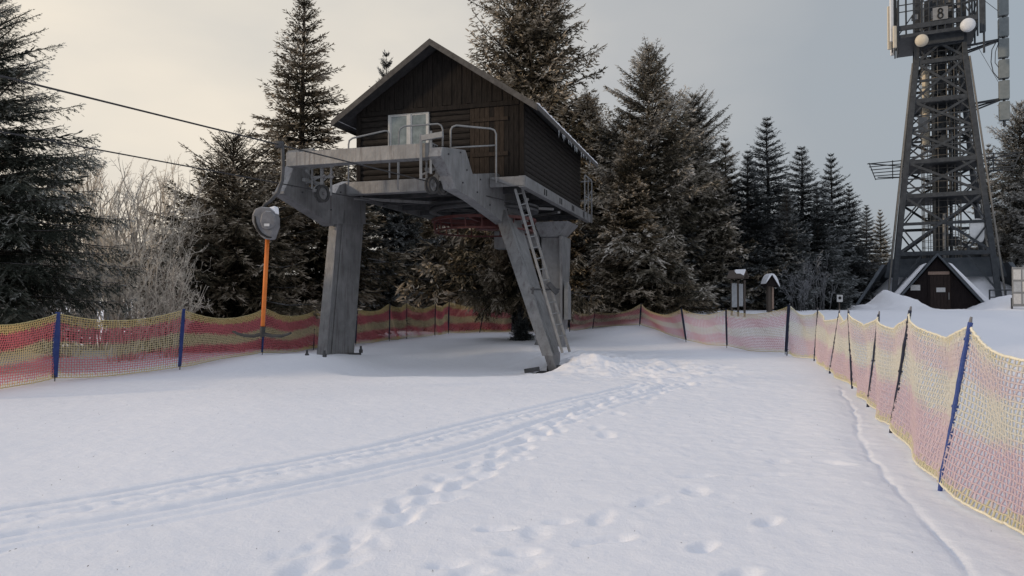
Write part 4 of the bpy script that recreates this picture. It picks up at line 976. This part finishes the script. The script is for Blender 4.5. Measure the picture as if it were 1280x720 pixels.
# top platform
zp = 16.9
m = MB(); wl, wr = 2.15, 1.75
m.hexa([T(-wl,-1.9,zp),T(wr,-1.9,zp),T(wr,1.9,zp),T(-wl,1.9,zp)]+[T(-wl,-1.9,zp+.12),T(wr,-1.9,zp+.12),T(wr,1.9,zp+.12),T(-wl,1.9,zp+.12)])
m.bar(T(-wl,-1.95,zp+.55), T(wr,-1.95,zp+.55), .12, .28); m.bar(T(-wl,-1.95,zp+.06), T(wr,-1.95,zp+.06), .1, .2)
m.build('platform', M['tower'], tw)
m = MB()
for k in range(11):
    a = -wl+(wl+wr)*k/10; m.bar(T(a,-1.95,zp), T(a,-1.95,zp+2.6), .07)
for z in (1.5, 1.9, 2.3, 2.7): m.bar(T(-wl,-1.95,zp+z), T(wr,-1.95,zp+z), .05)
for s, e in ((-1, -wl), (1, wr)):
    for z in (.5, 1.0, 1.5, 2.3): m.bar(T(e,-1.9,zp+z), T(e,1.9,zp+z), .06)
    for b in (-1.9, -.6, .6, 1.9): m.bar(T(e,b,zp-.5*(b < 0)), T(e,b,zp+2.7), .07)
m.bar(T(-wl,-1.9,zp+.2), T(-.6,-1.9,zp+2.4), .06); m.bar(T(wr,-1.9,zp+.2), T(.6,-1.9,zp+2.4), .06)
m.build('platform_rail', M['tower'], tw)
m = MB(); m.box(T(0,.2,zp+1.7), (1.5,1.2,1.6), TA); m.build('cabinet', M['tower'], tw, .03)
for k in range(16):
    a = random.uniform(-1.7, 1.3); z = zp+random.uniform(1.1, 2.6); m = MB(); m.box(T(a,-1.75,z), (random.uniform(.15,.4),.2,random.uniform(.2,.6)), TA); m.build('radio_unit', M[random.choice(['tower_pale','tower','rail'])], tw, .01)
m = MB(); m.box(T(-.05,-2.06,zp+1.05), (.75,.03,.72), TA); sg = m.build('number_sign', M['rail'], tw)
m = MB()
for zc, r, in ((zp+1.19, .12), (zp+.91, .15)):
    c = np.array(T(-.05,-2.09,zc)); pts = [c + np.array((ta[0]*r*.8*math.cos(t), ta[1]*r*.8*math.cos(t), r*math.sin(t))) for t in np.linspace(0, 2*math.pi, 17)]
    m.tube(pts, .042, 6)
m.build('number_eight', M['black'], sg)
for k, (a, b, zz, ln) in enumerate(((-2.5,-1.8,16.8,2.9), (-2.62,-1.3,16.5,2.6), (-2.4,-.6,16.8,2.9), (-2.35,-2.1,16.3,1.3), (-2.45,.3,16.6,2.8))):
    m = MB(); m.box(T(a,b,zz+ln/2), (.20,.14,ln), TA+.4); m.build('panel_antenna', M['dish_cream' if k % 2 else 'dish_white'], tw, .04)
    m = MB(); m.bar(T(a+.15,b,zz-.2), T(a+.15,b,zz+ln+.2), .06); m.bar(T(a+.15,b,zz+.3), T(-2.1,b,zz+.3), .05); m.build('antenna_pipe', M['tower'], tw)
m = MB(); m.box(T(2.0,-1.8,17.9), (.28,.28,2.6), TA); m.bar(T(2.05,-1.9,15.4), T(2.05,-1.9,18.0), .09); m.build('panel_antenna', M['tower'], tw, .02)
m = MB(); m.box(T(0,-.4,16.72), (2.3,2.2,.6), TA); m.build('equipment_cabin', M['tower'], tw, .03)
for (a, z, mt, r) in ((-1.0,16.45,'dish_cream',.34), (1.25,16.95,'dish_white',.37)):
    c = T(a, -2.35, z); m = MB(); an = TA-math.pi/2 + (.25 if a > 0 else -.15)
    m.lathe(c, [(r*.8,-.25),(r,-.10),(r,.05),(r*.93,.14),(r*.7,.22),(r*.35,.26),(.02,.27)], 28, 'h', an); m.build('dish', M[mt], tw, smooth=True)
    m = MB(); m.bar(T(a,-2.2,z), T(a*.9,-hw(z),z-.1), .08); m.build('dish_arm', M['tower'], tw)
m = MB(); c = T(1.60,-2.15,5.45)
ov = [(.36*math.cos(t), .68*math.sin(t)) for t in np.linspace(0, 2*math.pi, 24, endpoint=False)]
ov = [(math.copysign(abs(x/.36)**.6*.36, x), math.copysign(abs(y/.68)**.6*.68, y)) for x, y in ov]
m.prism([(c[0]+ta[0]*x, c[1]+ta[1]*x, c[2]+y) for x, y in ov], tuple(.2*np.array((tbv[0],tbv[1],0)))); m.build('dish', M['dish_white'], tw, .03)
# side mast of stacked panels
mx = 3.12
for k in range(8):
    z = 11.75+k*1.19; m = MB(); m.box(T(mx,-.6,z+.55), (.50,.42,1.06), TA); m.build('mast_panel', M['panel'], tw, .03)
m = MB(); m.bar(T(mx,-.6,11.45), T(mx,-.6,22), .1)
m.build('mast_pole', M['tower'], tw)
for z in (12.9, 16.3, 19.2):
    m = MB(); w = hw(z); m.bar(T(w,-.6,z+.0), T(mx-.2,-.6,z+.12), .11); m.bar(T(w,-.6,z-.45), T(mx-.2,-.6,z+.05), .08); m.bar(T(w,.6,z+.0), T(mx-.2,-.6,z+.10), .08)
    m.build('mast_arm', M['tower'], tw)
m = MB(); m.tube([T(1.6,-.6,19.5), T(3.3,-.6,17.6)], .015, 4); m.tube([T(1.7,-.6,16.6), T(3.35,-.6,12.9)], .015, 4); m.tube([T(mx-.3,-.6,16.4), T(mx-.55,-.6,15.9), T(mx-.6,-.6,15.2), T(mx-.5,-.6,14.6), T(mx-.25,-.6,14.2)], .025, 5); m.tube([T(mx-.25,-.7,16.2), T(mx-.4,-.7,15.7), T(mx-.42,-.7,15.1), T(mx-.25,-.7,14.8)], .02, 5); m.build('mast_cable', M['tower'], tw)

# slate skirts around the foot
sk = MB(); z0, z1 = .9, 3.85
for s in (-1, 1):
    sk.hexa([T(s*4.75,-3.9,z0),T(s*4.60,-3.9,z0),T(s*4.40,3.2,z0),T(s*4.55,3.2,z0),T(s*3.15,-2.6,z1-.2),T(s*2.95,-2.6,z1-.2),T(s*2.80,2.6,z1-.2),T(s*2.95,2.6,z1-.2)])
sk.hexa([T(-3.0,-2.0,2.9),T(3.0,-2.0,2.9),T(3.0,-1.85,2.9),T(-3.0,-1.85,2.9),T(-2.75,-1.7,4.0),T(2.75,-1.7,4.0),T(2.75,-1.55,4.0),T(-2.75,-1.55,4.0)])
sk.hexa([T(-4.4,3.2,z0),T(4.4,3.2,z0),T(4.4,3.35,z0),T(-4.4,3.35,z0),T(-2.8,2.6,4.0),T(2.8,2.6,4.0),T(2.8,2.75,4.0),T(-2.8,2.75,4.0)])
sk.build('skirt', M['skirt'], tw)
sn = MB()
# snow lying inside the base between the skirts
gx_ = np.linspace(-4.3, 4.9, 60); gy_ = np.linspace(-3.2, 3.0, 30)
V = []; 
for b in gy_:
    for a in gx_:
        e = max(0, 1-((abs(a)/4.6)**3)); q = min(1, (b+3.2)/1.8)
        V.append(T(a, b, .9+ (2.15+.25*math.sin(a*1.3+b)+.12*math.sin(a*4.1))*e*q*(1-.0*abs(a)) ))
i_ = np.arange(len(V)).reshape(len(gy_), len(gx_)); Qs = np.stack([i_[:-1,:-1], i_[:-1,1:], i_[1:,1:], i_[1:,:-1]], -1).reshape(-1, 4)
so = mesh_np('snow_bank', V, Qs, None, M['snow'], smooth=True); tag(so, 'snow heaped under the tower behind the hut', kind='structure')

# ------------------------------------------------------------------ hut
HC = (-.45, -4.15)   # in tower axes: centre of front face
hut = empty('hut', T(HC[0], HC[1], .8), 'small black brown triangular hut with a snow covered steep roof under the tower', 'hut')
zh, za_ = .6, 4.0; hwid = 2.65
fr_ = MB(); fr_.prism([T(HC[0]-hwid*.97,HC[1],zh), T(HC[0]+hwid*.97,HC[1],zh), T(HC[0],HC[1],za_-.12)], tuple(.08*np.array((tbv[0],tbv[1],0))))
hwll = fr_.build('wall', M['hut_wood'], hut)
for s in (-1, 1):
    m = MB(); e = T(HC[0]+s*hwid, 0, 0)
    lo = HC[0]+s*hwid; n_ = s*.0
    m.hexa([T(lo,HC[1]-.35,zh),T(HC[0],HC[1]-.35,za_),T(HC[0],HC[1]+3.2,za_),T(lo,HC[1]+3.2,zh),T(lo+s*.09,HC[1]-.35,zh+.07),T(HC[0],HC[1]-.35,za_+.14),T(HC[0],HC[1]+3.2,za_+.14),T(lo+s*.09,HC[1]+3.2,zh+.07)])
    rf2 = m.build('roof', M['skirt'], hut)
    m = MB(); t0 = .16
    def rp_(t, o, b): return T(lo+(HC[0]-lo)*t+s*o*.75, b, zh+(za_-zh)*t+o*.65)
    m.hexa([rp_(.02,.12,HC[1]-.20),rp_(.86,.15,HC[1]-.20),rp_(.86,.15,HC[1]+3.2),rp_(.02,.12,HC[1]+3.2),rp_(.02,.42,HC[1]-.10),rp_(.82,.26,HC[1]-.14),rp_(.82,.36,HC[1]+3.2),rp_(.02,.55,HC[1]+3.2)])
    m.build('snow_cover', M['snow'], rf2, .05)
dr = MB()
for k in range(6): dr.hexa([T(HC[0]-.35+k*.16+a_, HC[1]+b_, z_) for z_ in (.75, 2.95) for a_, b_ in ((0,-.05),(.152,-.05),(.152,0),(0,0))])
do = dr.build('door', M['door_wood'], hut, .004)
m = MB(); m.bar(T(HC[0]+.52,HC[1]-.09,1.62), T(HC[0]+.52,HC[1]-.09,2.0), .035); m.build('handle', M['rail'], do)
m = MB(); m.box(T(HC[0]+.15,HC[1]-.075,2.15), (.42,.03,.24), TA); m.build('notice', M['sign_white'], do)
m = MB(); m.box(T(HC[0]+0.06,HC[1]-.05,3.06), (1.0,.05,.17), TA); m.build('name_board', M['sign_tan'], hut)
m = MB(); m.box(T(HC[0]-1.05,HC[1]-.03,2.28), (.46,.03,.30), TA); m.build('notice', M['sign_white'], hut)
dm = MB(); dm.hexa([T(HC[0]-.44+a_, HC[1]+b_, z_) for z_ in (.75, 2.98) for a_, b_ in ((0,-.07),(.07,-.07),(.07,0),(0,0))]); dm.hexa([T(HC[0]+.63+a_, HC[1]+b_, z_) for z_ in (.75, 2.98) for a_, b_ in ((0,-.07),(.07,-.07),(.07,0),(0,0))]); dm.build('door_frame', M['hut_wood'], hut)

# noticeboard at the right edge, guard rail
nbp = P(1277, 360, 35.5); nz = gz(nbp[0], nbp[1])
nb2 = empty('notice_board', (nbp[0], nbp[1], nz), 'pale upright notice board with gridded sheets at the right edge', 'notice board')
m = MB(); m.box((nbp[0], nbp[1], nz+1.15), (.8,.08,1.95), R(-20)); bo = m.build('board', M['rail'], nb2, .02)
for i in range(2):
    for j in range(3):
        m = MB(); c = np.array((nbp[0], nbp[1], nz+.55+j*.6)); m.box(tuple(c+np.array((math.cos(R(-20))*(i-.5)*.38+math.sin(R(-20))*.05, math.sin(R(-20))*(i-.5)*.38-math.cos(R(-20))*.05, 0))), (.32,.02,.5), R(-20)); m.build('sheet', M['board' if (i+j) % 2 else 'sign_white'], bo)
m = MB(); 
for s in (-.36, .36): m.box((nbp[0]+s, nbp[1]-s*math.tan(R(20))*.9+.06, nz+.2), (.08,.06,.8), R(-20))
m.build('post', M['steel_dark'], nb2)
gp = P(1256, 372, 38)
gr = empty('guard_rail', (gp[0]-.6, gp[1], 1.2), 'low dark pipe guard rail half buried in snow right of the hut', 'railing')
for dx_ in (0, .75, 1.5):
    m = MB(); m.tube([(gp[0]-.8+dx_, gp[1]-dx_*.2, .9), (gp[0]-.8+dx_, gp[1]-dx_*.2, 2.15)], .04, 6); m.build('post', M['tower'], gr)
for z in (2.12, 1.75):
    m = MB(); m.tube([(gp[0]-.8, gp[1], z), (gp[0]+.7, gp[1]-.3, z)], .035, 6); m.build('bar', M['tower'], gr)
m = MB(); m.box((gp[0]+.5, gp[1]+.1, 1.35), (1.3,.5,.5), R(-15)); m.build('box', M['skirt'], gr, .03)

# ------------------------------------------------------------------ roofed boards
def snow_lump(name, pts_low, pts_hi, parent):
    m = MB(); m.hexa(pts_low+pts_hi); o = m.build(name, M['snow'], parent, .04); return o
b1 = P(922, 388, 29.5); zb1 = gz(b1[0], b1[1])
ib = empty('info_board', (b1[0], b1[1], zb1), 'two panel information board under a small snowy pitched roof', 'sign')
ra = R(-38); cx_, sx_ = math.cos(ra), math.sin(ra)
def Ib(a, b, z):
    a *= .70; b *= .7
    return (b1[0]+cx_*a-sx_*b, b1[1]+sx_*a+cx_*b, zb1+z)
zt1 = CAMH+(HOR-339)/F*29.5-zb1
zpan1 = CAMH+(HOR-354)/F*29.5-zb1; zpan0 = CAMH+(HOR-384)/F*29.5-zb1
for a in (-.36, .02, .40):
    m = MB(); m.bar(Ib(a,.02,-.2), Ib(a,.02,zpan1+.12), .07); m.build('post', M['post_wood'], ib)
m = MB(); m.hexa([Ib(-.33,-.06,zpan0),Ib(-.02,-.06,zpan0),Ib(-.02,-.03,zpan0),Ib(-.33,-.03,zpan0),Ib(-.33,-.06,zpan1),Ib(-.02,-.06,zpan1),Ib(-.02,-.03,zpan1),Ib(-.33,-.03,zpan1)]); m.build('panel', M['board'], ib, .005)
m = MB(); m.hexa([Ib(.10,-.06,zpan0+.04),Ib(.34,-.06,zpan0+.04),Ib(.34,-.03,zpan0+.04),Ib(.10,-.03,zpan0+.04),Ib(.10,-.06,zpan1-.03),Ib(.34,-.06,zpan1-.03),Ib(.34,-.03,zpan1-.03),Ib(.10,-.03,zpan1-.03)]); m.build('panel', M['board'], ib, .005)
m = MB(); m.hexa([Ib(-.5,-.42,zpan1+.18),Ib(.52,-.42,zpan1+.18),Ib(.52,.02,zt1),Ib(-.5,.02,zt1),Ib(-.5,-.42,zpan1+.22),Ib(.52,-.42,zpan1+.22),Ib(.52,.02,zt1+.04),Ib(-.5,.02,zt1+.04)])
m.hexa([Ib(-.5,.03,zt1),Ib(.52,.03,zt1),Ib(.52,.42,zpan1+.18),Ib(-.5,.42,zpan1+.18),Ib(-.5,.03,zt1+.04),Ib(.52,.03,zt1+.04),Ib(.52,.42,zpan1+.22),Ib(-.5,.42,zpan1+.22)]); rfi = m.build('roof', M['post_wood'], ib)
m = MB(); m.hexa([Ib(.05,-.34,zpan1+.25),Ib(.5,-.38,zpan1+.24),Ib(.5,.02,zt1+.05),Ib(-.2,.02,zt1+.05),Ib(.08,-.30,zpan1+.28),Ib(.46,-.34,zpan1+.27),Ib(.46,.02,zt1+.08),Ib(-.12,.02,zt1+.08)]); m.build('snow_cap', M['snow'], rfi, .02)
b2 = P(962, 386, 31); zb2_ = gz(b2[0], b2[1])
sh_ = empty('roofed_post', (b2[0], b2[1], zb2_), 'thick wooden post with a rounded snow cap on its little roof', 'sign')
zt2 = CAMH+(HOR-342)/F*31-zb2_
m = MB(); m.box((b2[0]-.66*.02,b2[1],zb2_+.45), (.20,.16,1.5), .3); m.build('post', M['post_wood'], sh_, .01)
m = MB(); m.box((b2[0]+.66*.16,b2[1]-.06,zb2_+.6), (.08,.06,.95), .3); m.build('sheet', M['sign_tan'], sh_)
m = MB(); z_ = zb2_+zt2-.12
m.hexa([(b2[0]-.66*.42,b2[1]-.3,z_-.42),(b2[0]-.66*.02,b2[1]-.3,z_),(b2[0]-.66*.02,b2[1]+.3,z_),(b2[0]-.66*.42,b2[1]+.3,z_-.42),(b2[0]-.66*.45,b2[1]-.3,z_-.37),(b2[0]-.66*.02,b2[1]-.3,z_+.05),(b2[0]-.66*.02,b2[1]+.3,z_+.05),(b2[0]-.66*.45,b2[1]+.3,z_-.37)])
m.hexa([(b2[0]-.66*.015,b2[1]-.3,z_),(b2[0]+.66*.42,b2[1]-.3,z_-.48),(b2[0]+.66*.42,b2[1]+.3,z_-.48),(b2[0]-.66*.015,b2[1]+.3,z_),(b2[0]-.66*.015,b2[1]-.3,z_+.05),(b2[0]+.66*.45,b2[1]-.3,z_-.43),(b2[0]+.66*.45,b2[1]+.3,z_-.43),(b2[0]-.66*.015,b2[1]+.3,z_+.05)])
m.prism([(b2[0]-.66*.36,b2[1]-.25,z_-.42),(b2[0]+.66*.36,b2[1]-.25,z_-.42),(b2[0],b2[1]-.25,z_-.02)], (0,.5,0))
r3 = m.build('roof', M['hut_wood'], sh_)
m = MB(); arc = [(-.40,-.30),(-.33,-.14),(-.2,.03),(-.03,.12),(.12,.10),(.28,-.02),(.40,-.2),(.49,-.42)]
low = [(.47,-.44),(.02,.055),(-.02,.055),(-.42,-.32)]
m.prism([(b2[0]+a*.66,b2[1]-.33,z_+b) for a,b in arc+low], (0,.66,0)); m.build('snow_cap', M['snow'], r3, .02)
p3 = P(1049, 381, 32.5); z3 = gz(p3[0], p3[1])
sm = empty('marker_sign', (p3[0], p3[1], z3), 'tiny white square marker sign with a dark dot, low on the snow', 'sign')
m = MB(); m.bar((p3[0],p3[1],z3-.3), (p3[0],p3[1],z3+.5), .05); m.build('stake', M['post_wood'], sm)
zc = CAMH+(HOR-373)/F*32.5
m = MB(); m.box((p3[0],p3[1]-.05,zc), (.26,.03,.32)); pn = m.build('plate', M['sign_white'], sm)
m = MB(); m.lathe((p3[0],p3[1]-.068,zc+.02), [(.07,0),(.07,-.01)], 14, 'h', math.pi/2); m.build('dot', M['black'], pn)

# ------------------------------------------------------------------ light
SAZ, SEL = R(-104), R(17)        # sun: left of the view, low
sd = (math.sin(SAZ)*math.cos(SEL), math.cos(SAZ)*math.cos(SEL), math.sin(SEL))
sun = bpy.data.lights.new('Sun', 'SUN'); sun.energy = 1.9; sun.angle = R(6); sun.color = (1, .76, .50)
so_ = bpy.data.objects.new('Sun', sun); col.objects.link(so_)
from mathutils import Vector
so_.rotation_euler = Vector(sd).to_track_quat('Z', 'Y').to_euler(); so_.location = (-30, 20, 30)
wd = bpy.data.worlds.new('World'); scene.world = wd; wd.use_nodes = True; nt = wd.node_tree
bg = nt.nodes['Background']
sky = N(nt, 'ShaderNodeTexSky'); sky.sky_type = 'NISHITA'; sky.sun_disc = False; sky.sun_elevation = SEL; sky.sun_rotation = SAZ % (2*math.pi)
sky.air_density = 1.5; sky.dust_density = 4
tc = N(nt, 'ShaderNodeTexCoord')
gd = R(-40); gvec = (math.sin(gd)*math.cos(R(16)), math.cos(gd)*math.cos(R(16)), math.sin(R(16)))
dp = N(nt, 'ShaderNodeVectorMath', operation='DOT_PRODUCT'); nt.links.new(tc.outputs['Generated'], dp.inputs[0]); dp.inputs[1].default_value = gvec
nz_ = N(nt, 'ShaderNodeTexNoise', Scale=2.2, Detail=5.0, Roughness=.48)
mpn = N(nt, 'ShaderNodeMapping'); mpn.inputs['Scale'].default_value = (1, 1, 2.4); nt.links.new(tc.outputs['Generated'], mpn.inputs[0]); nt.links.new(mpn.outputs[0], nz_.inputs['Vector'])
ns = N(nt, 'ShaderNodeMath', operation='MULTIPLY_ADD'); ns.inputs[1].default_value = .46; ns.inputs[2].default_value = -.23; nt.links.new(nz_.outputs[0], ns.inputs[0])
ad = N(nt, 'ShaderNodeMath', operation='ADD'); nt.links.new(dp.outputs['Value'], ad.inputs[0]); nt.links.new(ns.outputs[0], ad.inputs[1])
mr = N(nt, 'ShaderNodeMapRange'); mr.inputs[1].default_value = -.6; mr.inputs[2].default_value = 1.0; nt.links.new(ad.outputs[0], mr.inputs[0])
rp2 = ramp(nt, [(0., (.58,.60,.62)), (.50, (.37,.425,.485)), (.68, (.40,.435,.475)), (.82, (.52,.53,.54)), (.92, (.76,.72,.655)), (1., (.95,.86,.73))], mr.outputs[0])
mlt = N(nt, 'ShaderNodeVectorMath', operation='SCALE'); nt.links.new(sky.outputs[0], mlt.inputs[0]); mlt.inputs['Scale'].default_value = .06
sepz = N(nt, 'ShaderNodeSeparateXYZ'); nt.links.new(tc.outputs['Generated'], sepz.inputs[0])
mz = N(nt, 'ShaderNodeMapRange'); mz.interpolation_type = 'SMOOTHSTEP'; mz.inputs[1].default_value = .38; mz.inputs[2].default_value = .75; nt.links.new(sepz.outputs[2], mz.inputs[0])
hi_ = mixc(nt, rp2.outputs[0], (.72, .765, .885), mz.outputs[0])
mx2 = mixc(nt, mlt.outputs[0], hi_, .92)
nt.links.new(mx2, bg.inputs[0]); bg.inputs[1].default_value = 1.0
# (the haze colours above are radiances; the Nishita part is already scaled to 0.06)

# ------------------------------------------------------------------ camera
cam = bpy.data.cameras.new('Camera'); co = bpy.data.objects.new('Camera', cam); col.objects.link(co)
cam.sensor_width = 36; cam.lens = 36*F/1280; cam.clip_end = 3000; cam.clip_start = .05
co.location = (0, 0, CAMH); co.rotation_euler = (R(90)+math.atan((HOR-360)/F), 0, 0)
scene.camera = co
scene.render.resolution_x = 1024; scene.render.resolution_y = 576
scene.view_settings.view_transform = 'Standard'; scene.view_settings.look = 'None'; scene.view_settings.exposure = 0
